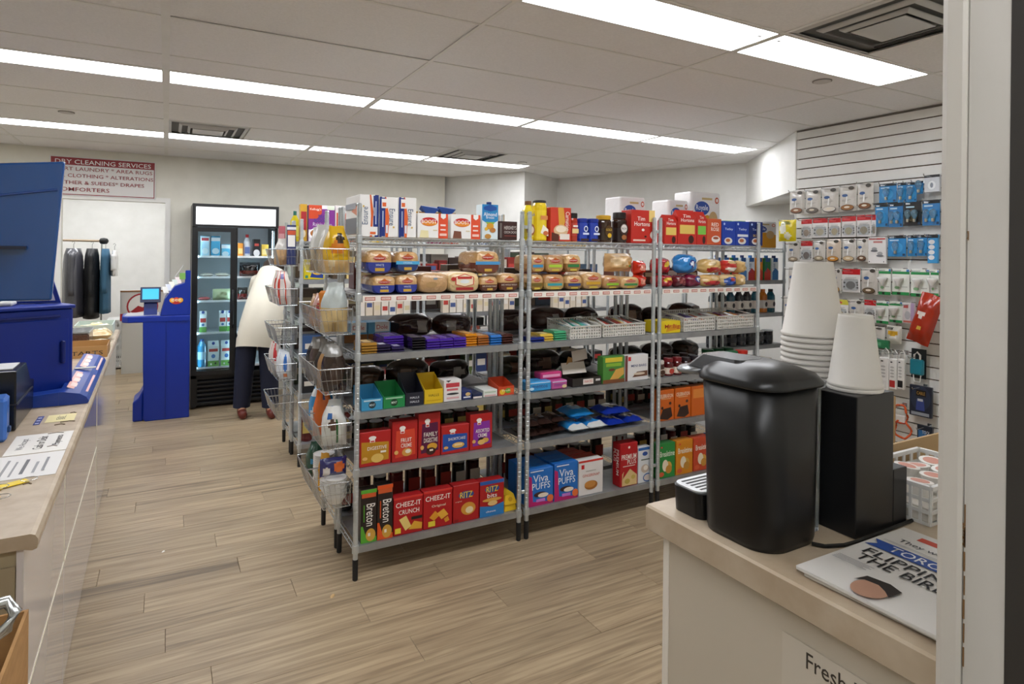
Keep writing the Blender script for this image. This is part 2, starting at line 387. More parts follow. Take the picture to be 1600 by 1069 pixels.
# back room seen through the opening
wall('wall_backroom', ((-3.2, 10.5), (1.5, 10.5)), 0, ZC+.02, PAINTW, .1, 1)
wall('wall_backroom_right', ((.6, YB+.1), (.6, 10.5)), 0, ZC+.02, PAINTW, .08, -1)
struct(B().box(-3.2, 10.485, 0, .6, 10.5, .1).obj('baseboard_back', M('3b3632', .6)))
struct(B().box(.05, YB-.012, 0, .2, YB, .1).obj('baseboard_back_wall', M('e6e4de', .5)))
for lb, x, y in (('unseen ceiling panel added to brighten the back room above the clothes rail', -.6, 8.7), ('unseen ceiling panel added to brighten the back room beyond the left of the opening', -1.9, 9.3), ('farther unseen ceiling panel added to brighten the back room near the crate', -.5, 9.6)):
    o = empty('ceiling_light', lb, 'ceiling light', (x, y, ZC), 0, 'fluorescent ceiling panels')  # unseen panels, added to brighten the back room wall
    obj('housing', hou, PAINTW, o); obj('diffuser', dif, LM, o, (0, 0, .004))
# slat wall: each slat its own board, grooves between
sl = struct(obj('wall_right', B().box(4.415, .42, 0, 4.5, 3.27, ZC+.02).mesh('wall_right'), M('5a4433', .8)))
zg = 2.547
slat = cbox(2.85, .013, .0765-.006, .001)
z = zg-.0785*31
while z > .05: z -= .0785
z += .0785
while z < ZC-.02:
    hh = min(.0785, ZC-.004-z)
    obj('slat', cbox(2.85, .014, hh-.008, .0012), PAINTW, sl, (4.408, 1.845, z+.008), (0, 0, math.pi/2))
    z += .0785
struct(B().box(4.398, .42, ZC-.012, 4.415, 3.27, ZC).obj('trim_2', M('6f6a64', .6)))
struct(B().box(4.398, 3.27, 0, 4.5, 3.282, ZC).obj('trim_3', PAINTW))
# door jamb close to the camera, with the shop-front wall it belongs to
JX = .757
struct(B().box(JX+.006, .316, 0, 4.41, .374, ZC+.02).obj('wall_doorway', PAINT))
jm = struct(obj('door_1', B().box(JX, .314, 0, JX+.03, .352, ZC).mesh('jamb'), noise_mat('worn_white_paint', 'd2cec7', 'c4c0b8', (9, 9, 2.5), .35, bump=.03)))
st = B(); st.prism([(JX+.03, .353), (JX-.002, .353), (JX-.004, .357), (JX-.004, .372), (JX-.001, .378), (JX+.03, .380)], 'z', 0, ZC); st.obj('door_stop', M('cbc6bd', .3), jm)
B().box(JX-.001, .290, 0, JX+.6, .3135, ZC).obj('dark_edge', M('35322f', .5), jm)
for z0, z1, dx in ((1.18, 1.36, .0022), (1.31, 1.335, .004), (.98, 1.02, .003), (1.64, 1.65, .002), (.72, .8, .002)):
    b = B(); n_ = 7
    for q in range(n_):
        a = z0+(z1-z0)*q/n_; r_ = random.uniform(.4, 1)
        b.box(JX-.0009, .3505, a, JX, .3505+dx*r_, a+(z1-z0)/n_*.8)
    b.obj('paint_chip', M('7a5a35', .8), jm)

# ================================================================ SHELVING RACKS
RW, RD, RH = .925, .325, 1.86
ZS = (.165, .54, .825, 1.11, 1.405, 1.692)
pp = [(.0125, .1)]; z = .115
while z < RH-.02: pp += [(.0127, z), (.0127, z+.021), (.0115, z+.0225), (.0115, z+.024)]; z += .0254
pp += [(.0127, RH-.005), (.009, RH)]
POST = B().lathe(pp, 10).mesh('post')
FOOT = B().lathe([(.0105, 0), (.0135, .004), (.0145, .1), (.0135, .104)], 12).mesh('foot')
COLL = B().lathe([(.0165, -.03), (.0175, -.028), (.0165, .008), (.0155, .01)], 12).mesh('collar')
def solid_shelf():
    b = B(); a, d = RW/2, RD/2
    b.box(-a+.016, -d+.001, -.003, a-.016, d-.001, 0)
    for s in (-1, 1): b.box(-a+.016, s*d-.001 if s < 0 else d-.001, -.034, a-.016, -d+.001 if s < 0 else d+.001, 0)
    return b.mesh('shelf_plate')
def truss(s, wire=.0026):
    b = B(); a, d = RW/2, RD/2
    if 1:
        for z_ in (-.002, -.032): b.tube([(s*a, -d+.012, z_), (s*a, d-.012, z_)], wire, 5)
        n = 8; pts = []
        for k_ in range(n+1): pts.append((s*a, -d+.015+(2*d-.03)*k_/n, -.003 if k_ % 2 else -.031))
        b.tube(pts, .0019, 4)
    return b.mesh('side_truss')
def wire_shelf():
    b = B(); a, d = RW/2, RD/2
    for s in (-1, 1):
        for z_ in (-.002, -.030): b.tube([(-a+.015, s*d, z_), (a-.015, s*d, z_)], .003, 5)
        n = 36; b.tube([(-a+.015+(2*a-.03)*k_/n, s*d, -.003 if k_ % 2 else -.029) for k_ in range(n+1)], .0018, 4)
    for k_ in range(35):
        x = -a+.02+(2*a-.04)*k_/34; b.tube([(x, -d, .0005), (x, d, .0005)], .0019, 4)
    for q in (-.08, .08): b.tube([(-a, q, -.004), (a, q, -.004)], .003, 5)
    return b.mesh('shelf_wires')
SOLID, TRUSSES, WIRE = solid_shelf(), (truss(-1), truss(1)), wire_shelf()
CLIPM = M('2a2b2c', .5)
def rack(label, x0, y0, wire_top=True, rz=0, zs=ZS, group='steel storage racks'):
    o = empty('shelving_rack', label, 'shelf rack', (x0+RW/2, y0+RD/2, 0), rz, group)
    for sx in (-1, 1):
        for sy in (-1, 1):
            p = obj('post', POST, GALV, o, (sx*RW/2, sy*RD/2, 0), smooth=False)
            obj('foot', FOOT, M('17181a', .5), p)
            for z_ in zs: obj('collar', COLL, GALV, p, (0, 0, z_))
    for i, z_ in enumerate(zs):
        s = obj('shelf', WIRE if (i == len(zs)-1 and wire_top) else SOLID, GALV if i == len(zs)-1 else SHELF, o, (0, 0, z_-.001))
        for t_ in TRUSSES: obj('side_truss', t_, GALV, s)['kind'] = 'stuff'
        if i == len(zs)-1 and wire_top: s['kind'] = 'stuff'
    return o
RX = (.828, 1.803, 2.780)
NM = ('left', 'middle', 'right')
YF = 3.055                                   # front of the first row of racks
fr = [rack('%s steel rack of the front row, facing the doorway' % NM[i], RX[i], YF) for i in range(3)]
br = [rack('%s steel rack standing back to back behind the front row' % NM[i], RX[i], 3.44) for i in range(3)]
CX = (.885, 1.86, 2.835)
cr = [rack('%s steel rack of the row across the second aisle' % NM[i], CX[i], 4.86) for i in range(3)]
dr = [rack('%s steel rack at the far side of the second row' % NM[i], CX[i], 5.235) for i in range(3)]
er = rack('steel rack under the soffit left of the slat wall', 4.03, 3.80)
# connecting clips between neighbouring posts
CL = cbox(.022, .012, .02, .003)
for i in (0, 1):
    for z_ in (.26, 1.76): obj('post_clip', CL, GALV, fr[i], (RW/2+.025, -RD/2, z_))
# price strips along the bread shelves
tagm = cbox(.052, .0012, .017, .0005)
for i in range(3):
    s = obj('price_strip', cbox(RW-.04, .002, .032, .0005), M('efe9e0', .35), fr[i], (0, -RD/2-.004, 1.370))
    for k in range(11):
        t = obj('price_tag', tagm, M('b8493c', .4), s, (-.405+.081*k, -.0018, .0075))
        obj('tag_face', UNIT, M('f2d9cd', .4), s, (-.405+.081*k, -.0027, .016), sc=(.045, 1, .0105))
        obj('lettering', text_mesh("Dempster's"), M('a8382c', .4), s, (-.405+.081*k, -.003, .016), sc=(.04, 1, .007))
# ---------------------------------------------------------------- wire baskets on the rack ends
def wire_basket_mesh(L, D, Hh):
    # local: attached edge x=0, sticks out to -x; long side along y (0..L); top at z=0
    b = B(); t = .018
    def ring(z, e, r):
        b.tube([(0, e*.5, z), (-D+e, e*.5, z), (-D+e, L-e*.5, z), (0, L-e*.5, z), (0, e*.5, z)], r, 5)
    ring(0, 0, .0028); ring(-Hh, .032, .002)
    n = 12
    for k in range(n+1):
        y = L*k/n; yb = .016+(L-.032)*k/n
        b.tube([(-D, y, 0), (-D+.032, yb, -Hh), (0, yb, -Hh), (0, y, 0)], .0013, 4)
    for k in range(1, 6):
        x = -D*k/6; xb = -(D-.032)*k/6
        b.tube([(x, 0, 0), (xb, .016, -Hh), (xb, L-.016, -Hh), (x, L, 0)], .0013, 4)
    for q in (.45,):
        b.tube([(0, .008, -Hh*q), (-D+.032*q, .008, -Hh*q), (-D+.032*q, L-.008, -Hh*q), (0, L-.008, -Hh*q)], .0013, 4)
    return b.mesh('wires')
WBM = wire_basket_mesh(.262, .162, .125)
HOOK = B().tube([(0, 0, -.06), (.004, 0, .0), (.006, 0, .022), (.014, 0, .024), (.015, 0, .012)], .0022, 5).mesh('hook')
CHR = M('c9cccd', .22, m=.9)
BZ = (1.632, 1.335, 1.045, .775, .485)
LV = ('top', 'second', 'middle', 'fourth', 'lowest')
def wbasket(label, x, y, z, grp):
    o = obj('wire_basket', WBM, CHR, None, (x, y, z)); tag(o, label, 'wire basket', grp)
    for q in (.03, .23): obj('hook', HOOK, CHR, o, (.0, q, -.01))
    return o
for i, z in enumerate(BZ):
    wbasket('%s near wire basket on the end of the front rack' % LV[i], RX[0]-.019, 3.075, z, 'wire baskets on the front rack end')
    wbasket('%s far wire basket on the end of the front racks' % LV[i], RX[0]-.019, 3.345, z, 'wire baskets on the front rack end')
    wbasket('%s near wire basket on the end of the second aisle rack' % LV[i], CX[0]-.019, 4.88, z, 'wire baskets on the second rack end')
    wbasket('%s far wire basket on the end of the second aisle rack' % LV[i], CX[0]-.019, 5.17, z, 'wire baskets on the second rack end')

# ================================================================ LEFT SERVICE COUNTER
CA = .0172
ctr = empty('service_counter', 'long white service counter with a worn beige top along the left side', 'counter', (-.277, 1.955, 0), CA)
LC = 4.62
b = B(); b.prism([(-.62, .864), (-.03, .864), (-.012, .858), (-.002, .862), (.0, .872), (.0, .885), (-.006, .896), (-.016, .9), (-.62, .9)], 'y', 0, LC); b.obj('worktop', LAM, ctr)
b = B(); b.box(-.6, .02, .0, -.045, LC-.03, .862); b.obj('cabinet_body', M('a89b7e', .5), ctr)
GLOSS = M('d9d3d2', .08, coat=.4)
for y0, y1, z0, z1 in ((.012, .868, .46, .86), (.012, .868, .004, .455), (.872, 2.41, .46, .86), (.872, 2.41, .004, .455), (2.414, LC-.02, .004, .86)):
    B().box(-.045, y0, z0, -.03, y1, z1).obj('front_panel', GLOSS, ctr)
for y0, y1, z0, z1 in ((.866, .874, .455, .862), (.012, 2.412, .454, .461), (2.409, 2.416, .004, .862)):
    B().box(-.0445, y0, z0, -.0285, y1, z1).obj('joint_strip', M('f0e9d4', .4), ctr)
for x0, x1 in ((-.6, -.11), (-.106, -.047)):
    B().box(x0, .012, .05, x1, .02, .82).obj('end_panel', M('a3957a', .5), ctr)
B().box(-.11, .0125, .02, -.106, .0135, .84).obj('end_gap', M('3a3128', .7), ctr)
for (y, dx, L_) in ((1.02, .05, .05), (1.16, .06, .035), (1.2, .03, .05), (.83, .05, .03), (.42, .07, .02), (1.36, .04, .02)):
    B().tube([(-dx-L_, y, .9002), (-dx-L_*.4, y+.008, .9004), (-dx, y-.004, .9002)], .0028, 5).obj('chip', M('6f5f4c', .8), ctr)
def cpt(lx, ly, z=.9005): return (-.277+lx*math.cos(CA)-ly*math.sin(CA), 1.955+lx*math.sin(CA)+ly*math.cos(CA), z)
def sheet(name, label, cat, c, w, h, col, ds, z=.9008, rz=0, group=None, th=.0005, r=.6):
    """thin sheet lying on a surface; text reads along local +x, its top points to local +y"""
    e = obj(name, cbox(w, h, th, .0001), M(col, r), None, (c[0], c[1], z), (0, 0, rz)); tag(e, label, cat, group)
    for i, q in enumerate(ds):
        k, u, v, dw, dh, cc, rot = q; zz = th+.0003*(i+1)
        if k == 'p': 
            obj('printed_shape', mesh('printed_shape', [((a-.5)*w, (bb-.5)*h, zz) for a, bb in u], [tuple(range(len(u)))]), M(cc, .6), e); continue
        nm, me = {'r': ('printed_panel', UNIT), 'e': ('printed_picture', DISC)}.get(k, (None, None))
        if nm is None: nm, me = 'lettering', text_mesh(k)
        obj(nm, me, M(cc, .6), e, ((u-.5)*w, (v-.5)*h, zz), (-math.pi/2, 0, 0), (dw*w, 1, dh*h))
    return e
sheet('paper_notice', 'larger white handwritten notice taped on the left counter', 'paper', cpt(-.108, .9), .27, .18, 'e9e6e0',
      [T('We Accept', .5, .78, .55, .16, '2d2c30'), T('Cash or Debit', .5, .5, .66, .16, '2d2c30'), T('Payments', .55, .2, .5, .16, '2d2c30')], rz=math.pi/2+CA)
sheet('paper_notice', 'smaller printed white notice below the handwritten one', 'paper', cpt(-.118, .62), .27, .2, 'e6e4e2',
      [R(.1, .72, .8, .76, '9a9a9c'), R(.1, .6, .7, .63, '9a9a9c'), R(.15, .45, .75, .5, '6c6c70'), R(.15, .3, .6, .34, 'a0a0a4'), R(.2, .18, .75, .22, '8c8c90')], z=.901, rz=math.pi/2+CA)
sheet('sticky_note', 'pale yellow note with scribbled writing on the left counter', 'note', cpt(-.085, 1.28), .1, .13, 'e6d9a4',
      [T('closed', .5, .55, .3, .6, '4a463c')], z=.901, rz=CA)
sheet('ticket_strip', 'narrow dark blue strip stuck beside the yellow note', 'sticker', cpt(-.16, 1.27), .022, .15, '2b3a86', [R(.2, .1, .8, .2, 'c9cfe8'), R(.2, .4, .8, .5, 'c9cfe8'), R(.2, .7, .8, .8, 'c9cfe8')], z=.901, rz=CA)
# yellow key tags
for i, (lx, ly, a) in enumerate(((-.115, .43, .5), (-.17, .38, .9), (-.165, .31, .1))):
    o = empty('key_tag', ('yellow plastic key tag nearest the counter edge', 'yellow plastic key tag beside the white notice', 'yellow plastic key tag at the left picture edge')[i], 'key tag', cpt(lx, ly, .901), a, 'yellow key tags')
    obj('tag_body', cbox(.075, .032, .006, .003), M('f2d418', .4), o)
    B().tube([(.04+.022*math.cos(t/8*6.283), .022*math.sin(t/8*6.283), .006) for t in range(9)], .0012, 5).obj('ring', CHR, o)
# screen on the counter seen from behind
mo = empty('monitor', 'large blue-backed screen seen from behind above the counter', 'monitor', (-.47, 2.42, .9), .06)
b = B(); b.loft([[(-.3, 0, .56), (.153, 0, .554), (.184, 0, .997), (-.3, 0, .94)], [(-.3, .03, .56), (.153, .03, .554), (.184, .03, .997), (-.3, .03, .94)]]); b.obj('back_cover', M('0c4788', .2, coat=.5), mo, bev=.006); B().tube([(-.29, 0, .865), (.0, -.001, .875), (.165, 0, .905)], .004, 6).obj('crease', M('0f3f88', .15, coat=.6), mo)
b = B(); b.loft([[(-.296, .0305, .565), (.15, .0305, .558), (.18, .0305, .992), (-.296, .0305, .935)], [(-.296, .033, .565), (.15, .033, .558), (.18, .033, .992), (-.296, .033, .935)]]) ; b.obj('screen', M('0b0c10', .1), mo)
b = B(); b.tube([(-.3, -.004, .66), (-.12, -.004, .64), (-.0, -.006, .7), (.02, -.004, .715)], .008, 6); b.obj('cable', M('0d0e10', .5), mo)
B().box(-.2, -.04, .715, .09, -.001, .725).obj('bracket', M('0f1a33', .4), mo)
B().box(-.32, -.045, .004, -.26, .015, .64).obj('stand_pole', M('1b1c20', .4), mo)
B().box(-.4, -.1, 0.0005, -.18, .08, .012).obj('stand_base', M('1b1c20', .4), mo)
# black receipt printer
pr = empty('receipt_printer', 'black receipt printer with a small dark screen on the left counter', 'printer', cpt(-.285, 1.3), CA)
b = B(); b.prism([(-.17, 0), (.24, 0), (.26, .13), (.18, .135), (.06, .235), (-.17, .235)], 'x', -.16, .07); b.obj('housing', M('16171a', .25), pr, bev=.006)
b = B(); b.loft([[(-.1, -.174, .09), (.02, -.174, .09), (.02, -.174, .2), (-.1, -.174, .2)], [(-.1, -.17, .09), (.02, -.17, .09), (.02, -.17, .2), (-.1, -.17, .2)]]); b.obj('screen', M('1c2f52', .1, em=.15), pr)
B().box(-.15, -.12, .2355, .05, .04, .238).obj('paper_roll_lid', M('d8d8da', .5), pr)
B().box(-.165, -.175, .1, .075, .2, .106).obj('seam_band', M('2b2c30', .3), pr)
ct = empty('card_terminal', 'pale blue card terminal at the left picture edge on the counter', 'card terminal', cpt(-.262, 1.02), .1)
obj('body', cbox(.08, .12, .16, .01), M('3f6fc0', .3), ct); obj('side_button', cbox(.012, .03, .02, .003), M('123a66', .4), ct, (.044, -.02, .03))
# blue lottery cabinet, slanted display board on it
CB_ = M('042a8e', .35); CB2 = M('061f70', .4)
cab = empty('lottery_cabinet', 'blue lottery terminal cabinet standing on the left counter', 'cabinet', (-.589, 3.633, .9005), .5)
obj('body', cbox(.44, .5, .425, .006), CB_, cab, (0, .26, 0))
obj('door', cbox(.40, .006, .34, .003), CB_, cab, (0, .006, .035))
obj('top_ledge', cbox(.45, .52, .018, .004), CB_, cab, (0, .255, .425))
obj('handle', cbox(.018, .02, .11, .005), CB2, cab, (.17, -.006, .16))
obj('upper_rail', cbox(.36, .01, .012, .003), CB2, cab, (-.02, -.001, .385))
bd = empty('display_board', 'slanted price board in a blue frame on the lottery cabinet', 'sign board', (-.55, 3.86, 1.345), CA)
b = B(); b.prism([(0, 0), (.16, 0), (.16, .02), (.02, .23), (0, .23)], 'x', -.02, .0); b.obj('side_frame', CB_, bd)
b = B(); b.loft([[(-.2, -.01, 0), (.085, -.01, 0), (.03, -.01, .2), (-.2, -.01, .2)], [(-.2, .01, 0), (.085, .01, 0), (.03, .01, .2), (-.2, .01, .2)]]); b.obj('frame', CB_, bd)
b = B(); b.loft([[(-.19, -.0125, .012), (.063, -.0125, .012), (.014, -.0125, .19), (-.19, -.0125, .19)], [(-.19, -.0105, .012), (.063, -.0105, .012), (.014, -.0105, .19), (-.19, -.0105, .19)]]); b.obj('price_sheet', M('dcdde2', .5), bd)
for j in range(6):
    for i in range(5): obj('printed_panel', UNIT, M('8d93b4', .5), bd, (-.13+.036*i, -.0132, .03+.024*j), sc=(.026, 1, .013))
# curved blue ticket tray along the counter edge
tk = empty('ticket_tray', 'curved blue lottery tray with two pink tickets at the counter edge', 'ticket display', cpt(-.012, 1.535), CA)
prf = [(-.11, 0), (.0, 0), (.006, .01), (-.004, .03), (-.03, .048), (-.09, .06), (-.11, .061)]
b = B(); b.prism(prf, 'y', 0, 1.22); b.obj('tray', M('123a96', .3), tk); B().prism([(-.23, 0), (-.1105, 0), (-.1105, .061), (-.23, .05)], 'y', 0, .1).obj('tray_front', M('123a96', .3), tk)
for i, y0 in enumerate((.1, .72)):
    b = B(); a = math.atan2(.018, -.06)
    b.add([(-.006, y0, .0345), (-.09, y0, .0645), (-.09, y0+.45, .0645), (-.006, y0+.45, .0345)], [(0, 1, 2, 3)]); t = b.obj('ticket', M('f0b7ad', .4), tk)
    for q in range(3):
        y1 = y0+.05+.13*q
        B().add([(-.02, y1, .0402), (-.08, y1, .0618), (-.08, y1+.09, .0618), (-.02, y1+.09, .0402)], [(0, 1, 2, 3)]).obj('printed_panel', M('f7ddd6', .4), t)
B().box(-.105, .62, .0625, -.01, .66, .066).obj('divider', M('c9c6bc', .4), tk)
sheet('price_sheet', 'pale green sheet beside the blue ticket tray', 'paper', cpt(-.3, 2.35), .12, .4, 'd5dccb', [], z=.9012, rz=CA)
# bakery boxes and trays further along the counter
tr_ = open_tray('tart_box', 'brown cardboard box printed TARTS on the left counter', 'cardboard box', -.485, 4.93, .9005, .29, .34, .075, .075, 'b0854f', '9a7443', [T('TARTS', .62, .42, .6, .34, '2c2117')], rz=CA, t=.004)
for i in range(3):
    o = obj('tart', B().lathe([(.03, 0), (.046, .018), (.044, .022), (.02, .026)], 14).mesh('tart'), M('d9ab62', .6), None, (-.585+.095*i, 5.05+.02*i, .9062)); tag(o, ('left', 'middle', 'right')[i]+' small pastry tart in the brown cardboard box', 'pastry', 'tarts in the box')
    obj('filling', B().lathe([(.034, .0225), (.03, .0275)], 12).mesh('filling'), M('e8c88a', .4), o)
for i, (x, y, w_, d_, h_, c, lb) in enumerate(((-.59, 5.62, .2, .3, .1, '4a2a1c', 'clear tub of dark brown sweets on the left counter'), (-.45, 5.85, .16, .22, .1, 'd9bd84', 'bag of light golden buns on the far end of the counter'), (-.44, 5.45, .17, .18, .06, 'd8cc9c', 'flat bag of pale pastry on the counter behind the box'))):
    if i == 0:
        o = obj('sweet_tub', cbox(w_, d_, h_, .012), M(c, .4, coat=.6, bump=1., bs=70), None, (x, y, .9005)); tag(o, lb, 'tub')
        obj('lid', cbox(w_+.012, d_+.012, .014, .004), M('cfd2d2', .15, tr=.6), o, (0, 0, h_))
    else: pouch('pastry_bag', lb, 'bag', (x, y-.05, .9+h_*.42), w_, d_, h_*.8, [(0, 1.1, c)], [(.5, .5, .5, .5, 'efe2bd')], rot=(-math.pi/2, 0, CA), seed=i)
bs = empty('plastic_tray', 'pale green plastic tray at the far end of the left counter', 'tray', cpt(-.17, 4.38), CA)
b = B(); b.box(-.13, -.2, 0, .13, .2, .006)
for s in (-1, 1): b.box(s*.13-.003, -.2, 0, s*.13+.003, .2, .09); b.box(-.13, s*.2-.003, 0, .13, s*.2+.003, .09)
b.obj('tray_shell', M('cfdcd2', .4), bs)
for i, (dx, dy, c) in enumerate(((-.06, -.08, 'e4d9b0'), (.06, -.06, 'e8e2cf'), (0, .09, 'dccb92'))):
    q = cpt(-.17+dx, 4.38+dy, .925); pouch('snack_bag', ('left', 'right', 'rear')[i]+' pale snack bag lying in the green tray', 'bag', (q[0], q[1]-.06, .945), .11, .14, .05, [(0, 1.1, c)], rot=(-1.45, 0, CA), seed=i+9, group='bags in the green tray')
o = empty('silver_packets', 'loose silver packets in front of the tart box', 'packets', cpt(-.2, 2.86), .3)
for i in range(3): obj('packet', cbox(.12, .05, .008, .002), M('b9bcc4', .25, m=.6), o, (.02*i-.08, .03*i, .009*i), (0, 0, .5+.2*i))
# white plug lead and little black headset left of the cabinet
o = empty('gooseneck_scanner', 'black curved scanner arm at the left picture edge', 'scanner', (-.69, 3.74, 1.3445), 0)
B().tube([(0, 0, .02), (-.01, 0, .08), (.0, 0, .13), (.03, 0, .15), (.05, .0, .12), (.058, 0, .05)], .009, 8).obj('arm', M('101114', .4), o)
obj('base', cbox(.12, .1, .02, .006), M('dcdcda', .4), o)
# cardboard box on a chrome cart at the lower left corner
ca = empty('hand_cart', 'chrome hand cart handle at the lower left corner', 'cart', (-.43, 1.38, 0), 0)
B().box(-.22, -.21, .488, .2, .22, .508).obj('platform', SHELF, ca)
for sx in (-.2, .18):
    for sy in (-.18, .2): B().tube([(sx, sy, .02), (sx, sy, .488)], .012, 8).obj('leg', CHR, ca); 
B().tube([(-.2, -.2, .47), (-.2, -.2, .98), (-.17, -.2, 1.04), (-.08, -.2, 1.06), (.13, -.2, 1.076), (.2, -.2, 1.088), (.226, -.2, 1.09), (.236, -.2, 1.073), (.226, -.2, 1.05), (.2, -.2, 1.034), (.13, -.2, 1.0), (.03, -.2, .95), (-.06, -.2, .85), (-.08, -.2, .47)], .009, 10).obj('handle', CHR, ca, smooth=True)
bx = empty('cardboard_box', 'open brown cardboard box in the lower left corner', 'cardboard box', (-.43, 1.405, .509), 0)
for nm, a in (('side', (-.19, -.19, 0, .19, -.184, .37)), ('side', (-.19, .184, 0, .19, .19, .37)), ('side', (-.19, -.184, 0, -.184, .184, .37)), ('side', (.184, -.184, 0, .19, .184, .37)), ('bottom', (-.184, -.184, 0, .184, .184, .005))): B().box(*a).obj(nm, CARD, bx)
mt = empty('rubber_mat', 'dark ribbed rubber mat inside the brown cardboard box', 'mat', (-.43, 1.405, .515), 0)
obj('sheet', cbox(.355, .355, .2, .004), M('2c2622', .7), mt)
for i in range(22): obj('rib', cbox(.35, .006, .006, .002), M('3a332e', .6), mt, (0, -.165+.0157*i, .2))

# ================================================================ BACK WALL: sign, back room, kiosk, cooler, person
sg = obj('wall_sign', cbox(.92, .02, .40, .003), M('dcdad6', .4), None, (-.57, YB-.012, 2.148)); tag(sg, 'red and white dry cleaning services sign on the back wall', 'sign')
RD_ = '8e1f26'
decals(sg, [R(.012, .03, .988, .97, RD_), R(.02, .05, .98, .95, 'dedbd8'), R(.02, .78, .98, .95, RD_), T('DRY CLEANING SERVICES', .5, .865, .9, .11, 'e9e4e2'),
            T('SHIRT LAUNDRY * AREA RUGS', .5, .69, .93, .095, RD_), T('SILK CLOTHING * ALTERATIONS', .5, .52, .95, .095, RD_), T('LEATHER & SUEDES* DRAPES', .455, .345, .86, .095, RD_), T('COMFORTERS', .3, .17, .5, .1, RD_)], .92, .40, -.01, step=.001)
# clothes rail in the back room
YR = 9.3
cl = empty('clothes_rail', 'freestanding clothes rail in the back room', 'clothes rail', (-1.02, YR, 0))
B().tube([(-.55, 0, 1.72), (.30, 0, 1.715)], .014, 10).obj('rail', M('b9a58c', .3, m=.5), cl)
obj('end_knob', B().lathe([(.012, -.05), (.034, -.035), (.04, 0), (.034, .035), (.012, .05)], 14).mesh('knob'), M('151515', .5), cl, (.33, 0, 1.715), (0, math.pi/2, 0), smooth=True)
for x in (-.25, .29):
    B().tube([(x, .26, .05), (x, .26, 1.70), (x, .23, 1.72), (x, 0, 1.715)], .011, 8).obj('upright', CHR, cl); B().box(x-.02, -.1, 0, x+.02, .45, .05).obj('foot', M('202020', .5), cl)
B().tube([(-.25, .26, .98), (.29, .26, .985)], .009, 8).obj('cross_bar', CHR, cl)
def garment(name, label, x, y, zt, zb, wt, wb, dp, c, r=.7, coat=0, hood=False, folds=7, bump=.3, bs=30, tr=0):
    o = empty(name, label, 'garment', (x, y, zt))
    n = 28; H_ = zt-zb; rings = []
    for i in range(11):
        t = i/10; half = (wt+(wb-wt)*min(1, t*2.2))*(.75+.25*min(1, t*8)); rr = []
        for k_ in range(n):
            a = 2*math.pi*k_/n; f = 1+.07*t*math.sin(folds*a+x*9)
            rr.append((half/2*math.cos(a)*f, dp/2*math.sin(a)*f*(.5+.5*min(1, t*3)), -t*H_))
        rings.append(rr)
    B().loft(rings).obj('cloth', M(c, r, coat=coat, bump=bump, bs=bs, tr=tr), o, smooth=True)
    B().tube([(0, 0, 0), (0, 0, .05), (.012, 0, .07), (0, 0, .088), (-.014, 0, .074)], .003, 5).obj('hanger_hook', M('888888', .3, m=.8), o)
    for s in (-1, 1):
        rr = []
        for i in range(8):
            t = i/7; z = -.05-t*H_*.62; y_ = s*(dp*.36+.03*t); rr.append([(.034*math.cos(q*math.pi/5), y_+.05*math.sin(q*math.pi/5), z) for q in range(10)])
        B().loft(rr).obj('sleeve', M(c, r, coat=coat, bump=bump, bs=bs, tr=tr), o, smooth=True)
    if hood: B().lathe([(.03, -.02), (.06, .0), (.068, .06), (.05, .1), (.02, .1)], 14, (0, 0, -.13)).obj('hood', M(c, .6, bump=.3, bs=40), o, smooth=True)
    return o
garment('wrapped_suit', 'dark grey suit in clear plastic on the rail', -1.0, YR, 1.62, .78, .2, .22, .4, '4a4a52', .35, .8)
garment('puffer_coat', 'black quilted puffer coat with hood on the rail', -.81, YR, 1.62, .76, .15, .17, .4, '16171a', .5, 0, True, 3, 1., 14)
garment('blue_jacket', 'steel blue jacket on the rail', -.67, YR, 1.62, .82, .1, .115, .4, '39637f', .8)
garment('clear_garment_bag', 'white plastic-wrapped shirt at the end of the rail', -.575, YR, 1.6, 1.28, .06, .07, .3, 'd8d6d4', .3, .6)
for i, x in enumerate((-1.25, -1.15)):
    o = empty('wire_hanger', ('left', 'right')[i]+' empty white wire hanger on the rail', 'hanger', (x, YR, 1.7), 1.25); 
    B().tube([(-.02, 0, .016), (0, 0, .022), (.014, 0, .01), (0, 0, -.02), (0, 0, -.05), (-.17, 0, -.2), (.17, 0, -.24), (0, 0, -.05)], .003, 5).obj('wire', M('e9e9e6', .4), o)
# white laundry crate with slots
cr_ = empty('laundry_crate', 'white slotted plastic crate standing in the back room', 'crate', (-.47, 10.1, 0))
def slotted(w_, h_, nx, nz, t=.008, fx=.34, fz=.3):
    b = B(); cw, ch = w_/nx, h_/nz
    for i in range(nx+1): b.box(-w_/2+i*cw-cw*fx/2, -t/2, 0, -w_/2+i*cw+cw*fx/2, t/2, h_)
    for j in range(nz+1): b.box(-w_/2, -t/2+.0005, max(0, j*ch-ch*fz/2), w_/2, t/2-.0005, min(h_, j*ch+ch*fz/2))
    return b
WPL = M('e4e4e2', .4)
for (x, y, rz, w_) in ((0, -.2, 0, .42), (0, .2, 0, .42), (-.21, 0, math.pi/2, .4), (.21, 0, math.pi/2, .4)): slotted(w_, .62, 9, 6).obj('slotted_side', WPL, cr_, (x, y, .03), (0, 0, rz))
B().box(-.21, -.2, .02, .21, .2, .032).obj('bottom', WPL, cr_); B().box(-.222, -.212, .64, .222, .212, .665).obj('rim', WPL, cr_)
o = empty('emblem_box', 'white box with a red ring and leaf emblem behind the kiosk', 'box', (-.27, 9.55, .68), 0)
obj('box_body', cbox(.5, .12, .40, .01), M('cfcac6', .5), o)
B().box(-.23, -.06, -.68, .23, .06, 0).obj('stand', M('c9c7c2', .5), o)
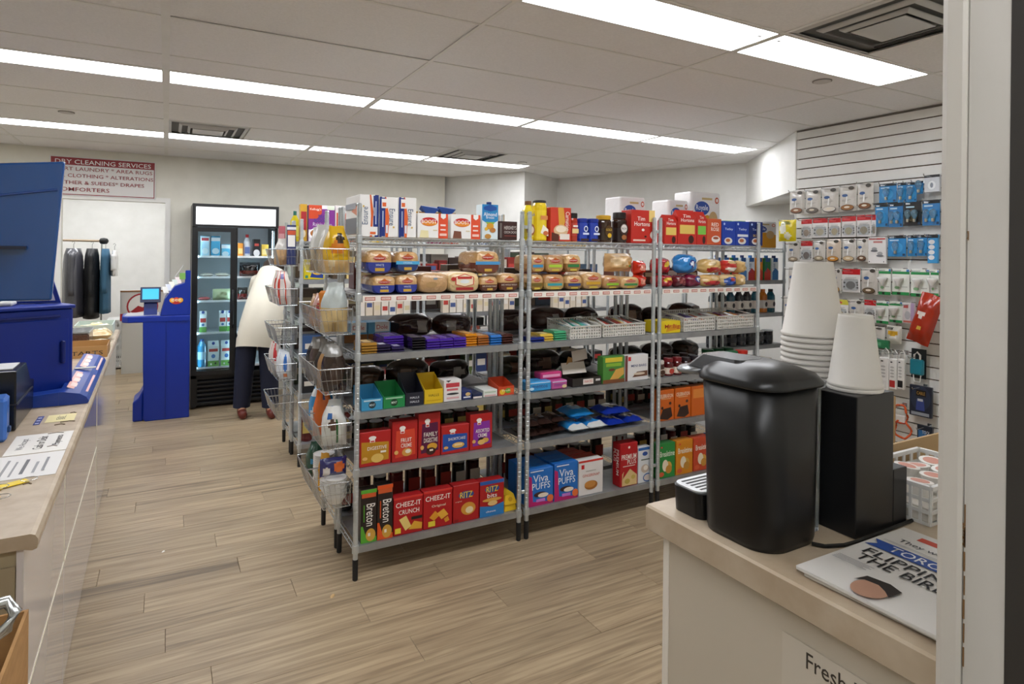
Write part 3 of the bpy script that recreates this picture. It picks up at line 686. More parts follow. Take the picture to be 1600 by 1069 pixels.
decals(o, [El(.5, .48, .72, .86, 'a8232c'), El(.5, .48, .64, .76, 'e6e2de'), P([(.2, .32), (.45, .36), (.62, .6), (.78, .66), (.78, .6), (.66, .54), (.52, .32), (.3, .26)], 'a8232c'), P([(.22, .3), (.4, .5), (.55, .42), (.42, .34)], 'a8232c'), R(0, .95, 1, 1, '8a5a30'), R(0, .02, .22, .25, 'a8232c')], .5, .4, -.06, step=.0015)
# blue lottery kiosk
K = M('052d98', .35); K2 = M('072276', .4)
ko = empty('lottery_kiosk', 'blue moulded lottery play stand beside the drinks cooler', 'kiosk', (-.03, 6.78, 0))
KX0, KX1 = -.15, .235
b = B(); b.prism([(KX0, .02), (KX0+.02, 0), (KX1, 0), (KX1, .95), (-.16, .95), (-.155, .5), (KX0, .3)], 'y', -.0, .42); b.obj('column', K, ko, bev=.008)
b = B(); b.prism([(-.235, .0), (-.15, 0), (-.15, .3), (-.19, .22), (-.235, .18)], 'y', .03, .38); b.obj('foot', K, ko, bev=.012)
B().box(.03, -.004, .01, .034, .0, .94).obj('panel_seam', K2, ko)
b = B(); q = [(-.33, .06), (-.28, .0), (KX1, -.01), (KX1, .43), (-.3, .43), (-.34, .36)]; b.prism(q, 'z', .93, .99); b.obj('desk', K, ko, bev=.01)
b = B(); b.prism([(-.31, .08), (-.03, .03), (-.03, .38), (-.3, .4)], 'z', .9905, .993); b.obj('desk_print', M('b9b7bd', .4), ko)
b = B(); b.prism([(-.02, .99), (KX1, .99), (KX1, 1.42), (KX1-.045, 1.42), (KX1-.05, 1.3), (.1, 1.27), (.02, 1.15)], 'y', -.005, .03); b.obj('side_wing', K, ko, bev=.006)
b = B(); b.prism([(-.02, .99), (KX1, .99), (KX1, 1.3), (.1, 1.27), (.02, 1.15)], 'y', .031, .42); b.obj('riser', K2, ko)
for i, (c, dx) in enumerate((('f2b01e', -.035), ('e0542c', 0), ('f2b01e', .035))): obj('logo_disc', DISC, M(c, .4), ko, (.115+dx, -.008-.0006*i, 1.135+(0.006 if i == 1 else 0)), sc=(.045, 1, .045))
obj('logo_base', DISC, M('c8322c', .4), ko, (.115, -.0074, 1.118), sc=(.09, 1, .04))
obj('lettering', text_mesh('eee'), M('fff1d0', .4), ko, (.115, -.0105, 1.136), sc=(.085, 1, .024))
for i in range(5):
    obj('play_slip', cbox(.05, .004, .07, .001), M(('e8e6de', 'd7dbe4', 'f0e9d8', 'cfd8cf', 'e6d6d4')[i], .5), ko, (.03+.028*i, .05+.06*i, 1.2+.02*i), (-.5, 0, .5))
obj('price_flag', cbox(.05, .004, .06, .001), M('7fb25a', .5), ko, (.165, -.01, 1.335)); B().tube([(.1, -.008, 1.36), (.17, -.008, 1.47)], .003, 5).obj('pen_wire', M('d8d8d8', .4), ko)
tm = empty('ticket_checker', 'small blue ticket checker screen standing on the kiosk desk', 'screen', (-.13, 6.86, .9935), 0)
b = B(); b.prism([(0, 0), (.1, 0), (.08, .13), (.03, .13)], 'x', -.055, .055); b.obj('stand', M('0d2b7a', .4), tm)
b = B(); b.prism([(-.01, .12), (.04, .12), (.06, .26), (.03, .265)], 'x', -.085, .085); b.obj('screen_body', M('0c1f4a', .3), tm, bev=.004)
b = B(); b.add([(-.068, -.0075, .15), (.068, -.0075, .15), (.068, .026, .25), (-.068, .026, .25)], [(0, 1, 2, 3)]); b.obj('lit_screen', M('3aa7d8', .2, em=.7), tm)
# ---------------------------------------------------------------- two-door drinks cooler
BK = M('141517', .35); CX0, CX1, CY0, CY1 = .225, 1.05, 7.08, 7.66
ck = empty('drinks_cooler', 'black two-door glass drinks cooler with a lit white header', 'cooler', ((CX0+CX1)/2, CY0, 0))
hw = (CX1-CX0)/2; dp = CY1-CY0
B().box(-hw, .06, .02, -hw+.035, dp, 2.09).obj('side_wall', BK, ck); B().box(hw-.035, .06, .02, hw, dp, 2.09).obj('side_wall', BK, ck)
B().box(-hw+.035, dp-.03, .02, hw-.035, dp, 2.09).obj('back_wall', M('cfd6da', .4), ck)
B().box(-hw+.035, .06, 2.05, hw-.035, dp-.03, 2.09).obj('top_wall', BK, ck); B().box(-hw+.035, .06, .02, hw-.035, dp-.03, .34).obj('plinth', BK, ck)
for x in (-hw, hw-.03): B().box(x, .0, 1.86, x+.03, .06, 2.09).obj('header_frame', BK, ck)
B().box(-hw+.03, 0, 2.06, hw-.03, .06, 2.09).obj('header_frame', BK, ck); B().box(-hw+.03, 0, 1.855, hw-.03, .06, 1.88).obj('header_frame', BK, ck)
B().box(-hw+.03, .008, 1.88, hw-.03, .05, 2.06).obj('header_panel', M('fbfcff', .3, em=.8), ck)
for i in range(6): B().prism([(.015, .05+.043*i), (.055, .065+.043*i), (.055, .072+.043*i), (.015, .06+.043*i)], 'x', -hw+.06, hw-.03).obj('grille_slat', M('2b2d30', .3), ck)
B().box(-hw, .0, .02, -hw+.05, .06, .34).obj('grille_frame', BK, ck); B().box(-hw, 0, .31, hw, .06, .345).obj('grille_frame', BK, ck)
B().box(-.014, .062, .34, .014, .1, 1.855).obj('mullion', BK, ck)
B().box(-hw+.035, .062, .34, -hw+.05, .075, 1.855).obj('jamb_strip', BK, ck)
LED = M('cdeeff', .3, em=22.)
for x in (-hw+.05, -.022, hw-.05): B().box(x, .1, .4, x+.006, .108, 1.83).obj('led_strip', LED, ck)
SZ = (.40, .76, 1.09, 1.34, 1.555)
for z in SZ: B().box(-hw+.036, .115, z-.012, hw-.036, dp-.035, z).obj('cooler_shelf', M('e3e8ea', .3), ck); B().box(-hw+.036, .112, z-.016, hw-.036, .1148, z+.006).obj('shelf_edge', M('f4f7f8', .3), ck)
def cdoor(name, hx, ang, sgn):
    d = obj(name, None, None, ck, (hx, -.004, .35), (0, 0, ang)); W_ = hw-.012; H_ = 1.5; f = .05
    def bx(n, x0, z0, x1, z1, mt, y0=-.03, y1=.0): B().box(min(sgn*x0, sgn*x1), y0, z0, max(sgn*x0, sgn*x1), y1, z1).obj(n, mt, d)
    bx('door_frame', 0, 0, f, H_, BK); bx('door_frame', W_-f, 0, W_, H_, BK); bx('door_frame', f, 0, W_-f, .045, BK); bx('door_frame', f, H_-.045, W_-f, H_, BK)
    bx('glass_pane', f-.005, .04, W_-f+.005, H_-.04, M('e9f7fb', .02, tr=1.), -.018, -.013)
    b = B(); x = sgn*(W_-.022); b.tube([(x, -.032, .48), (x, -.06, .52), (x, -.066, .66), (x, -.06, .82), (x, -.032, .86)], .011, 8); b.obj('door_handle', BK, d, smooth=True)
    return d
cdoor('door', -hw+.002, -.10, 1)
cdoor('door', hw-.002, 2.2, -1)
def incool(x, z, w_, h_, d_, c, ds, label, cat='milk carton', gab=False, name='milk_carton', y=.14):
    o = obj(name, cbox(w_, d_, h_, .003), M(c, .35), None, ((CX0+CX1)/2+x, CY0+y+d_/2, z+.0005)); tag(o, label, cat, 'drinks in the cooler')
    if gab:
        b = B(); b.prism([(-d_/2, 0), (d_/2, 0), (.004, w_*.45), (-.004, w_*.45)], 'x', -w_/2, w_/2); b.obj('gable_top', M(c, .35), o, (0, 0, h_)); obj('spout_cap', B().lathe([(.014, 0), (.014, .014)], 12).mesh('cap'), M('2b4d9a', .4), o, (0, -d_*.3, h_+w_*.2), (.8, 0, 0))
    decals(o, ds, w_, h_, -d_/2)
    return o
LB = ['9fd0e8', 'e9eff2']
incool(-.29, SZ[4], .085, .21, .085, 'b8dcec', [R(0, .72, 1, .95, 'f3f6f8'), R(.1, .76, .9, .9, 'b9444a'), El(.5, .25, .7, .3, 'e6f0f4')], 'leftmost tall pale blue carton on the cooler top shelf', gab=False)
incool(-.19, SZ[4], .085, .21, .085, '3fa5cf', [R(0, .75, 1, .92, 'f3f6f8'), El(.5, .25, .8, .3, 'cfe6ef')], 'second tall bright blue carton on the cooler top shelf')
incool(-.095, SZ[4], .08, .125, .08, '5fb6d6', [R(0, .65, 1, .95, 'eef3f5'), El(.5, .2, .8, .4, 'dcebf0')], 'short blue carton beside the tall ones in the cooler')
incool(-.015+-.005, SZ[4], .065, .12, .08, 'a9b6d8', [R(0, .6, 1, .95, 'eef0f5')], 'short lilac carton next to the cooler mullion')
incool(.05, SZ[4], .05, .14, .06, 'e6953a', [R(.1, .2, .9, .6, 'f4d48a')], 'small orange carton right of the cooler mullion')
jar('cleaner_bottle', 'white bottle with a red cap on the cooler top shelf', 'bottle', .755, 7.26, SZ[4], .035, .235, 'd5dce2', 'b8262c', (.1, .55, 'c6cfe0'), [R(.15, .15, .85, .5, '5a6fa6')], 'drinks in the cooler', .45, .14, shoulder=.35)
incool(.21, SZ[4], .072, .185, .07, '1f2023', [El(.5, .2, .9, .4, 'e6e8ea'), R(.2, .6, .8, .75, 'b94a40')], 'black carton with white splash on the cooler top shelf')
incool(.295, SZ[4], .07, .13, .07, 'd8b64a', [R(.1, .15, .9, .6, 'ecd894')], 'yellow carton at the right of the cooler top shelf')
pouch('meat_pack', 'dark plastic pack of red meat on the second cooler shelf', 'meat pack', (.78, 7.22, SZ[3]+.001), .2, .15, .16, [(0, .45, '5a1f18'), (.45, 1.1, '151416')], seed=3, group=None)
pouch('meat_pack', 'dark red pack on the third cooler shelf', 'meat pack', (.715, 7.26, SZ[2]+.001), .1, .13, .1, [(0, .5, '6e2320'), (.5, 1.1, '2c2a26')], seed=4)
for i, (x, c) in enumerate(((-.27, 'd8cfc0'), (-.12, 'e0d6c4'))): pouch('cheese_pack', ('left', 'right')[i]+' flat pale pack on the second cooler shelf', 'pack', (.637+x, 7.2, SZ[3]+.016), .14, .18, .03, c, rot=(-math.pi/2+.05, 0, 0), seed=i+20)
pouch('clear_tub', 'clear bag of greens on the third cooler shelf', 'pack', (.637-.12, 7.25, SZ[2]+.001), .18, .12, .12, 'b8c69a', seed=31)
pouch('red_pack', 'flat pink and red pack on the fourth cooler shelf', 'pack', (.637-.29, 7.2, SZ[1]), .12, .16, .03, 'cf6a6a', rot=(-math.pi/2, 0, 0), seed=33).location.z = SZ[2]+.022
GR = [R(0, .0, 1, .3, '5f9a48'), R(.1, .55, .9, .78, 'b8403c'), El(.5, .42, .4, .14, '4a7fb0')]
for i, x in enumerate((-.3, -.115, -.045)): incool(x, SZ[1], .066, .19, .066, 'e6ebe8', GR, ('leftmost', 'middle', 'right')[i]+' white milk carton with green meadow on the fourth cooler shelf', gab=True)
for i, x in enumerate((-.2, -.075)): incool(x, SZ[0], .105, .215, .1, 'dfe9e6', [R(0, .0, 1, .28, '6aa04a'), El(.5, .5, .36, .2, '3c74b4'), R(.1, .72, .9, .86, 'b8403c'), El(.3, .12, .16, .1, 'f0f0ea'), El(.7, .15, .16, .1, '2f2f2c')], ('left', 'right')[i]+' large milk carton on the cooler bottom shelf', gab=True)
jar('water_bottle', 'large clear blue bottle on the cooler bottom shelf', 'bottle', .637-.305, 7.25, SZ[0], .045, .29, '3f8fb8', '2a62a0', (.3, .6, 'a8d0e4'), (), 'drinks in the cooler', .4, .08, shoulder=.3)
# ---------------------------------------------------------------- the shopper bending into the cooler
def ell(c, rx, ry, ax=(1, 0, 0), ay=(0, 1, 0), n=20): 
    ax, ay, c = Vector(ax).normalized(), Vector(ay).normalized(), Vector(c); return [c+ax*rx*math.cos(2*math.pi*k/n)+ay*ry*math.sin(2*math.pi*k/n) for k in range(n)]
pe = empty('person', 'person in a cream top and navy trousers bending into the drinks cooler', 'person', (.78, 6.55, 0))
def skin(name, chains, mt, parent, sub=2):
    """one continuous figure grown along a skeleton of joints"""
    me = bpy.data.meshes.new(name); V, E_, Rr = [], [], []
    for ch in chains:
        prev = None
        for p in ch:
            if isinstance(p, int): prev = p; continue
            V.append(p[:3]); Rr.append(p[3]); i = len(V)-1
            if prev is not None: E_.append((prev, i))
            prev = i
    me.from_pydata(V, E_, []); o = obj(name, me, mt, parent, (-.78, -6.55, 0))
    m = o.modifiers.new('skin', 'SKIN')
    if not me.skin_vertices: pass
    for i, s in enumerate(me.skin_vertices[0].data): s.radius = (Rr[i], Rr[i]); s.use_root = (i == 0)
    s2 = o.modifiers.new('sub', 'SUBSURF'); s2.levels = sub; s2.render_levels = sub
    dg = bpy.context.evaluated_depsgraph_get(); m2 = bpy.data.meshes.new_from_object(o.evaluated_get(dg)); o.modifiers.clear(); o.data = m2
    m2.materials.clear(); m2.materials.append(mt)
    for p in m2.polygons: p.use_smooth = True
    return o
SK = M('b98a6c', .5)
pel = (.79, 6.60, .93, .13)
hand = lambda hx, hy, hz, base: [[base, (hx-.03+.02*k, hy+.045, hz+.0, .0095), (hx-.034+.023*k, hy+.075+(.006 if k in (1, 2) else 0), hz-.012, .009), (hx-.034+.023*k, hy+.09+(.008 if k in (1, 2) else 0), hz-.035, .008)] for k in range(4)]+[[base, (hx-.055, hy+.01, hz-.01, .011), (hx-.06, hy+.04, hz-.03, .009)]]
body = [[pel, (.86, 6.70, 1.10, .12), (.93, 6.80, 1.24, .13), (.97, 6.88, 1.34, .085), (.985, 6.94, 1.40, .055), (.99, 6.99, 1.42, .085), (.995, 7.04, 1.43, .09), (1.0, 7.09, 1.41, .07)],
        [0, (.70, 6.60, .86, .095), (.668, 6.585, .48, .065), (.655, 6.61, .10, .045), (.655, 6.52, .05, .04)],
        [0, (.89, 6.58, .86, .095), (.905, 6.53, .48, .065), (.905, 6.5, .10, .045), (.905, 6.41, .05, .04)],
        [2, (.83, 6.90, 1.30, .06), (.80, 7.06, 1.17, .045), (.85, 7.22, 1.20, .032), (.855, 7.26, 1.20, .036)],
        [2, (1.08, 6.80, 1.27, .06), (1.08, 6.97, 1.12, .045), (.98, 7.12, 1.17, .032), (.97, 7.16, 1.17, .036)]]
i1 = 8+4+4+3; i2 = i1+4
body += hand(.855, 7.26, 1.20, i1) + hand(.97, 7.16, 1.17, i2)
skin('body', body, SK, pe)
# cream top: one garment from shoulders to a long loose hem
ux = Vector((.88, -.47, 0)); fw = Vector((.47, .75, .47))
rg = [ell((.795, 6.565, .655), .205, .175, (1, -.1, -.12), (.1, 1, -.25)), ell((.80, 6.57, .74), .203, .175, (1, -.1, -.1), (.1, 1, -.2)), ell((.825, 6.585, .9), .198, .175, (1, -.1, -.1), (.1, 1, -.25)), ell((.865, 6.63, 1.05), .19, .165, (1, -.2, -.15), (.2, 1, -.5)), ell((.92, 6.715, 1.17), .19, .15, (1, -.3, -.2), (.25, .8, -.75)), ell((.965, 6.80, 1.27), .19, .14, (1, -.4, -.25), (.2, .6, -.85)), ell((.98, 6.87, 1.36), .16, .12, (1, -.5, -.2), (.2, .5, -.9)), ell((.985, 6.93, 1.4), .085, .075, (1, -.5, -.2), (.2, .5, -.9))]
B().loft([[p-Vector((.78, 6.55, 0)) for p in r_] for r_ in rg], cap=False).obj('top', M('e2dccb', .8, bump=.5, bs=9), pe, smooth=True)
def sleeve(a): 
    rr = []
    for i, (p, r_) in enumerate(a):
        d = (Vector(a[min(i+1, len(a)-1)][0])-Vector(a[max(i-1, 0)][0])).normalized(); q = d.cross(Vector((0, 0, 1))).normalized(); rr.append([v-Vector((.78, 6.55, 0)) for v in ell(p, r_, r_, q, d.cross(q))])
    B().loft(rr, cap=False).obj('sleeve', M('e2dccb', .8, bump=.5, bs=9), pe, smooth=True)
sleeve([((.9, 6.84, 1.29), .1), ((.83, 6.90, 1.29), .085), ((.81, 7.04, 1.18), .065), ((.85, 7.17, 1.195), .052)]); sleeve([((1.02, 6.82, 1.29), .1), ((1.08, 6.81, 1.26), .085), ((1.07, 6.96, 1.13), .065), ((1.0, 7.08, 1.16), .052)])
NV = M('141b33', .75, bump=.3, bs=18)
for (x, y, x1, y1) in ((.70, 6.60, .655, 6.61), (.885, 6.57, .905, 6.5)):
    rr = [ell((x+(x1-x)*t, y+(y1-y)*t, .80-.71*t), .1-.022*t, .105-.025*t) for t in (0, .1, .25, .45, .65, .85, 1)]
    B().loft([[p-Vector((.78, 6.55, 0)) for p in r_] for r_ in rr], cap=False).obj('trouser_leg', NV, pe, smooth=True)
for x, y in ((.655, 6.55), (.905, 6.44)):
    rr = [[(x-.78+.042*math.cos(k*math.pi/8)*w_, y-6.55+yy, max(.002, z+h_*math.sin(k*math.pi/8))) for k in range(16)] for yy, z, w_, h_ in ((-.1, .04, .55, .03), (-.08, .04, .9, .04), (-.02, .045, 1.0, .045), (.06, .05, 1., .05), (.115, .055, .85, .05), (.125, .05, .6, .04))]
    B().loft(rr).obj('shoe', M('6a2c22', .4), pe, smooth=True)
rr = [ell((.997, 7.03, 1.43+z), r_, r_*1.1) for z, r_ in ((-.03, .1), (.03, .108), (.07, .095), (.1, .06), (.112, .02))]
B().loft([[p-Vector((.78, 6.55, 0)) for p in r_] for r_ in rr]).obj('hair', M('3a2c24', .7, bump=.5, bs=60), pe, smooth=True)

# ================================================================ COFFEE COUNTER AT THE RIGHT
rc = empty('coffee_counter', 'beige laminate coffee counter close at the right', 'counter', (.88, .445, 0))
b = B(); b.prism([(0, 1.052), (.005, 1.048), (.9, 1.048), (.9, 1.1), (.004, 1.1), (0, 1.096)], 'y', -.03, .556); b.obj('worktop', LAM, rc)
B().box(.028, -.025, 0, .88, .515, 1.048).obj('body', M('c9bfae', .5), rc)
B().box(.02, .508, 0, .034, .524, 1.047).obj('corner_strip', M('efe9df', .4), rc)
B().box(.0215, -.025, .0, .028, .508, 1.04).obj('front_panel', M('cdc3b2', .45), rc)
ps = obj('paper_sign', cbox(.3, .0006, .21, .0001), M('d3cabb', .5), None, (.8995, .535, .79), (0, 0, -math.pi/2)); tag(ps, 'white paper sign on the face of the coffee counter', 'paper sign')
decals(ps, [T('Fresh Br', .33, .89, .36, .125, '3c3630')], .3, .21, -.0004)
# coffee machine (its back and side to the camera)
cm = empty('coffee_machine', 'black single-serve coffee machine on the right counter', 'coffee machine', (.985, .80, 1.1005), .02)
def rrect(x0, x1, y0, y1, r, n=8):
    out = []
    for cx, cy, a0 in ((x1-r, y0+r, -math.pi/2), (x1-r, y1-r, 0), (x0+r, y1-r, math.pi/2), (x0+r, y0+r, math.pi)):
        for k in range(n+1): a = a0+math.pi/2*k/n; out.append((cx+r*math.cos(a), cy+r*math.sin(a)))
    return out
BKM = M('0a0a0b', .38)
def rr3(z, x0, x1, y0, y1, r): return [(x, y, z) for x, y in rrect(x0, x1, y0, y1, r)]
b = B(); b.loft([rr3(.0, -.078, .078, -.078, .085, .05), rr3(.01, -.08, .08, -.08, .086, .05), rr3(.15, -.082, .081, -.082, .088, .05), rr3(.284, -.086, .082, -.082, .094, .05)]); o = b.obj('body', BKM, cm, smooth=True)
for p in o.data.polygons:
    if len(p.vertices) > 4: p.use_smooth = False
b = B(); b.loft([rr3(.2845, -.09, .092, -.088, .1, .05), rr3(.290, -.091, .093, -.089, .1, .05), rr3(.304, -.082, .084, -.078, .098, .05), rr3(.318, -.055, .055, -.045, .09, .045), rr3(.324, -.035, .03, -.015, .08, .03)]); b.obj('lid', M('1b1c1d', .32), cm, smooth=True)
b = B(); b.loft([rr3(.286, -.082, .04, .095, .15, .025), rr3(.292, -.084, .042, .09, .152, .025), rr3(.298, -.078, .036, .085, .148, .025)]); b.obj('lid_handle', M('8c8f92', .3, m=.6), cm, smooth=True)
b = B(); b.loft([rr3(.299, -.065, .03, .0, .135, .015), rr3(.3245, -.05, .02, .01, .11, .015)]); b.obj('lid_panel', M('2a2b2d', .25), cm)
b = B(); b.loft([rr3(0, .083, .112, -.05, .075, .014), rr3(.27, .084, .116, -.05, .075, .014)]); b.obj('water_tank', M('cfd6d8', .05, tr=.85), cm)
b = B(); b.loft([rr3(.2705, .0835, .128, -.052, .078, .018), rr3(.281, .0835, .132, -.052, .078, .018)]); b.obj('tank_lid', M('b8bcbe', .2, tr=.4), cm)
b = B(); b.loft([rr3(0, -.065, .06, .0855, .165, .02), rr3(.05, -.067, .062, .0855, .168, .02)]); b.obj('drip_base', BKM, cm)
b = B(); b.loft([rr3(.0505, -.064, .059, .09, .165, .02), rr3(.054, -.064, .059, .09, .165, .02)]); b.obj('drip_plate', M('d7dadc', .3, m=.3), cm)
for i in range(5): B().box(-.05, .1+.0125*i, .0541, .05, .105+.0125*i, .0546).obj('drip_slot', M('2a2b2c', .6), cm)
b = B(); b.tube([(.03, -.085, .006), (.045, -.1, .004), (.08, -.114, .004), (.12, -.118, .004), (.3, -.116, .004)], .0035, 6); b.obj('power_cord', M('0b0b0b', .5), cm)
# black cup organiser with stir sticks
og = empty('cup_organiser', 'black cup and lid organiser behind the coffee machine', 'organiser', (1.113, .695, 1.1005), 0)
BO = M('161618', .35)
B().box(0, 0, 0, .118, .23, .262).obj('tower', BO, og, bev=.002); B().box(.1185, 0, 0, .165, .185, .11).obj('stick_bin', BO, og, bev=.002)
for i in range(7):
    o = obj('stir_stick', cbox(.005, .0015, .14, .0004), M('d3ad78', .6), None, (1.242+.0045*i, .72+.012*(i % 3), 1.2110), (.06*(i % 3)-.05, .05*math.sin(i*2), 0)); tag(o, 'thin wooden stir stick in the black organiser bin', 'stir stick', 'wooden stir sticks in the organiser')
def cup_stack(x, y, z, n, rt, rb, h, step, which):
    """upside-down nested paper cups, the topmost one on top"""
    prof = [(rt*1.045, 0), (rt*1.06, .003), (rt*1.045, .006), (rt*1.005, .007), (rb, h-.004), (rb*.98, h), (rb*.93, h), (rb*.93, h-.005)]
    b = B(); n_ = 32; full = [(r_*1., z_) for r_, z_ in prof]+[(rb*.93-.0006, h-.0062), (rb-.0012, h-.0065), (rt*1.005-.0001, .0005)]
    b.lathe(full, n_); b.f = b.f[:-2]; b.mi = b.mi[:-2]
    L_ = len(prof)-1; b.f.append(tuple(L_*n_+k for k in range(n_))); b.mi.append(0); me = b.mesh('cup')
    for p in me.polygons: p.use_smooth = len(p.vertices) == 4
    for i in range(n):
        o = obj('paper_cup', me, M('ddd9d2', .6), None, (x, y, z+step*i))
        tag(o, ('topmost' if i == n-1 else ORD[i])+(' white paper cup' if i == n-1 else ' white paper cup from the bottom')+' of the %s upside-down stack' % which, 'paper cup', 'white cups in the %s stack' % which)
cup_stack(1.207, .853, 1.3632, 9, .060, .0385, .155, .0114, 'taller left')
cup_stack(1.18, .742, 1.3632, 2, .047, .031, .137, .008, 'shorter right')
# basket of creamer cups and the open carton at the far right
wb = empty('creamer_basket', 'white plastic basket of creamer cups at the right', 'basket', (1.415, .735, 1.1005), 0)
for (x, y, rz, w_) in ((0, -.075, 0, .24), (0, .075, 0, .24), (-.12, 0, math.pi/2, .15), (.12, 0, math.pi/2, .15)): slotted(w_, .07, 8, 3, .003, .3, .3).obj('slotted_side', WPL, wb, (x, y, .003), (0, 0, rz))
B().box(-.12, -.075, 0, .12, .075, .003).obj('bottom', WPL, wb)
b = B(); 
for s in (-1, 1): b.box(-.124, s*.077-.004, .072, .124, s*.077+.004, .079); b.box(s*.122-.004, -.077, .072, s*.122+.004, .077, .079)
b.obj('rim', WPL, wb)
for i in range(8):
    o = obj('creamer_cup', B().lathe([(.016, 0), (.0225, .026), (.0245, .027), (.0245, .0285)], 16).mesh('creamer') if i == 0 else cmesh, M('e9e6e0', .4), None, (1.34+.05*(i % 4), .705+.055*(i//4), 1.14+.004*(i % 3)), (.12*math.sin(i*3), .1*math.cos(i*5), 0))
    if i == 0: cmesh = o.data
    tag(o, 'small white creamer cup with a printed lid in the basket', 'creamer cup', 'creamer cups in the white basket')
    obj('lid_print', B().lathe([(.017, .0287), (.017, .0289)], 14).mesh('lid') if i == 0 else lmesh, M('cf8d7a', .4), o)
    if i == 0: lmesh = o.children[0].data
obj('creamer_floor', cbox(.23, .14, .03, .002), M('d9d4ca', .6), wb, (0, 0, .004))
ob = empty('open_carton', 'open brown carton on the counter behind the creamer basket', 'cardboard box', (1.55, .91, 1.1005), 0)
KR = M('b79a70', .7); KI = M('cdb186', .7)
B().box(-.16, -.08, 0, .2, .08, .006).obj('bottom', KI, ob); B().box(-.16, .074, .006, .2, .08, .14).obj('side', KR, ob); B().box(-.16, -.08, .006, .2, -.074, .09).obj('side', KR, ob); B().box(-.16, -.074, .006, -.154, .074, .1).obj('side', KR, ob)
b = B(); b.add([(-.05, .081, .14), (.2, .081, .14), (.2, .16, .165), (-.03, .15, .16), (-.05, .081, .142), (.2, .081, .142), (.2, .16, .167), (-.03, .15, .162)], [(0, 1, 2, 3), (7, 6, 5, 4), (0, 4, 5, 1), (1, 5, 6, 2), (2, 6, 7, 3), (3, 7, 4, 0)]); b.obj('flap', M('cbb794', .7), ob)
# newspapers
NP = [R(.0, .0, 1, 1, 'dfdcd8'), R(.17, .88, .62, .94, 'c8492e'), El(.4, .91, .07, .05, 'e8b23a'), T('They were not', .36, .79, .5, .06, '55555a'), R(.05, .73, .8, .735, 'a9a9ad'), R(.05, .715, .8, .72, 'b9b9bd'), P([(0.02, .69), (1, .69), (1, .58), (.02, .58), (.07, .635)], '2a4fa0'), T('TORONTO', .46, .635, .6, .075, 'e9ebf2'),
      T('FLIPPING', .4, .5, .62, .085, '1d1d20'), T('THE BIRD', .4, .4, .58, .085, '1d1d20'), R(.04, .32, .28, .325, '9a9a9e'), R(.04, .305, .26, .31, '9a9a9e'), R(.04, .29, .28, .295, '9a9a9e'), R(.04, .275, .24, .28, '9a9a9e'), R(.04, .26, .27, .265, '9a9a9e'),
      El(.42, .1, .2, .2, 'b48a74'), P([(.3, .12), (.32, .21), (.45, .23), (.54, .2), (.53, .1), (.48, .14), (.42, .17), (.34, .16)], '2c2624'), P([(.72, .24), (.9, .3), (1, .3), (1, .16), (.86, .18)], '3f7fc0')]
for i, (x, y, rz) in enumerate(((1.070, .535, .03), (1.062, .542, 0.))):
    w_, h_ = .25, .31
    o = obj('newspaper', cbox(w_, h_, .006, .0012), M('d9d6d1', .7), None, (x+.0, y, 1.1008+.0072*i), (0, 0, -math.pi/2+rz)); tag(o, ('lower', 'upper')[i]+' folded newspaper lying on the coffee counter', 'newspaper', 'newspapers on the coffee counter')
    if i == 1:
        for q, dsc in enumerate(NP):
            k, u, v, dw, dh, c, rot = dsc; zz = .006+.00025*(q+1)
            if k == 'p': obj('printed_shape', mesh('printed_shape', [((a-.5)*w_, (bb-.5)*h_, zz) for a, bb in u], [tuple(range(len(u)))]), M(c, .7), o); continue
            nm, me = {'r': ('printed_panel', UNIT), 'e': ('printed_picture', DISC)}.get(k, (None, None))
            if nm is None: nm, me = 'lettering', text_mesh(k)
            obj(nm, me, M(c, .7), o, ((u-.5)*w_, (v-.5)*h_, zz), (-math.pi/2, 0, 0), (dw*w_, 1, dh*h_))
    else:
        obj('printed_panel', cbox(.05, .04, .0004, .0001), M('a8806a', .7), o, (-.02, -.14, .006))

# ================================================================ GOODS ON THE FRONT RACKS
FY = 3.072                                                    # front of the goods
LR, MR, RR = 'left front rack', 'middle front rack', 'right front rack'
Z0, Z1, Z2, Z3, Z4, Z5 = ZS; Z5 += .0025
def box(xwh, z, d, c, ds, name, label, cat, **k): 
    x, w_, h_ = xwh; return carton(name, label, cat, x, k.pop('y', FY), z+.0006, w_-.002, h_, d, c, ds, **k)
W, RED, DR, NAVY = 'f1efec', 'c3161c', '9c1418', '17307c'
# ---- left rack, top shelf
EN = lambda fl: [R(.0, 0, .12, 1, NAVY) if fl else R(.8, 0, 1, 1, NAVY), P([(.32, 0), (.46, 0), (.52, .5), (.34, 1), (.26, 1)], 'e0662c') if fl else P([(.55, .0), (.66, 0), (.72, .6), (.6, 1), (.52, 1), (.6, .5)], 'e0662c'), R(.05, .02, .3, .98, NAVY) if fl else R(.72, .1, .97, .98, NAVY),
      T('Ensure', .66 if fl else .28, .5, .3, .42, '5a6a86', -math.pi/2 if fl else math.pi/2), R(.1, .72, .42, .95, W) if fl else R(.5, .04, .95, .24, W), R(.14, .76, .34, .86, 'e0662c') if fl else R(.55, .06, .85, .12, 'e0662c'), El(.75, .25, .1, .05, 'd8b45a') if fl else El(.2, .72, .1, .05, 'd8b45a'), R(.14, .25, .2, .65, 'b9c4e0') if fl else R(.82, .3, .88, .85, 'b9c4e0'), R(.33, .1, .44, .3, 'dfe3ec') if fl else R(.74, .5, .78, .7, 'dfe3ec')]
o = box((0.882,0.098,0.21), Z5, .27, W, EN(0), 'nutrition_drink_case', 'white and navy drink case at the left end of the top shelf', 'drink case')
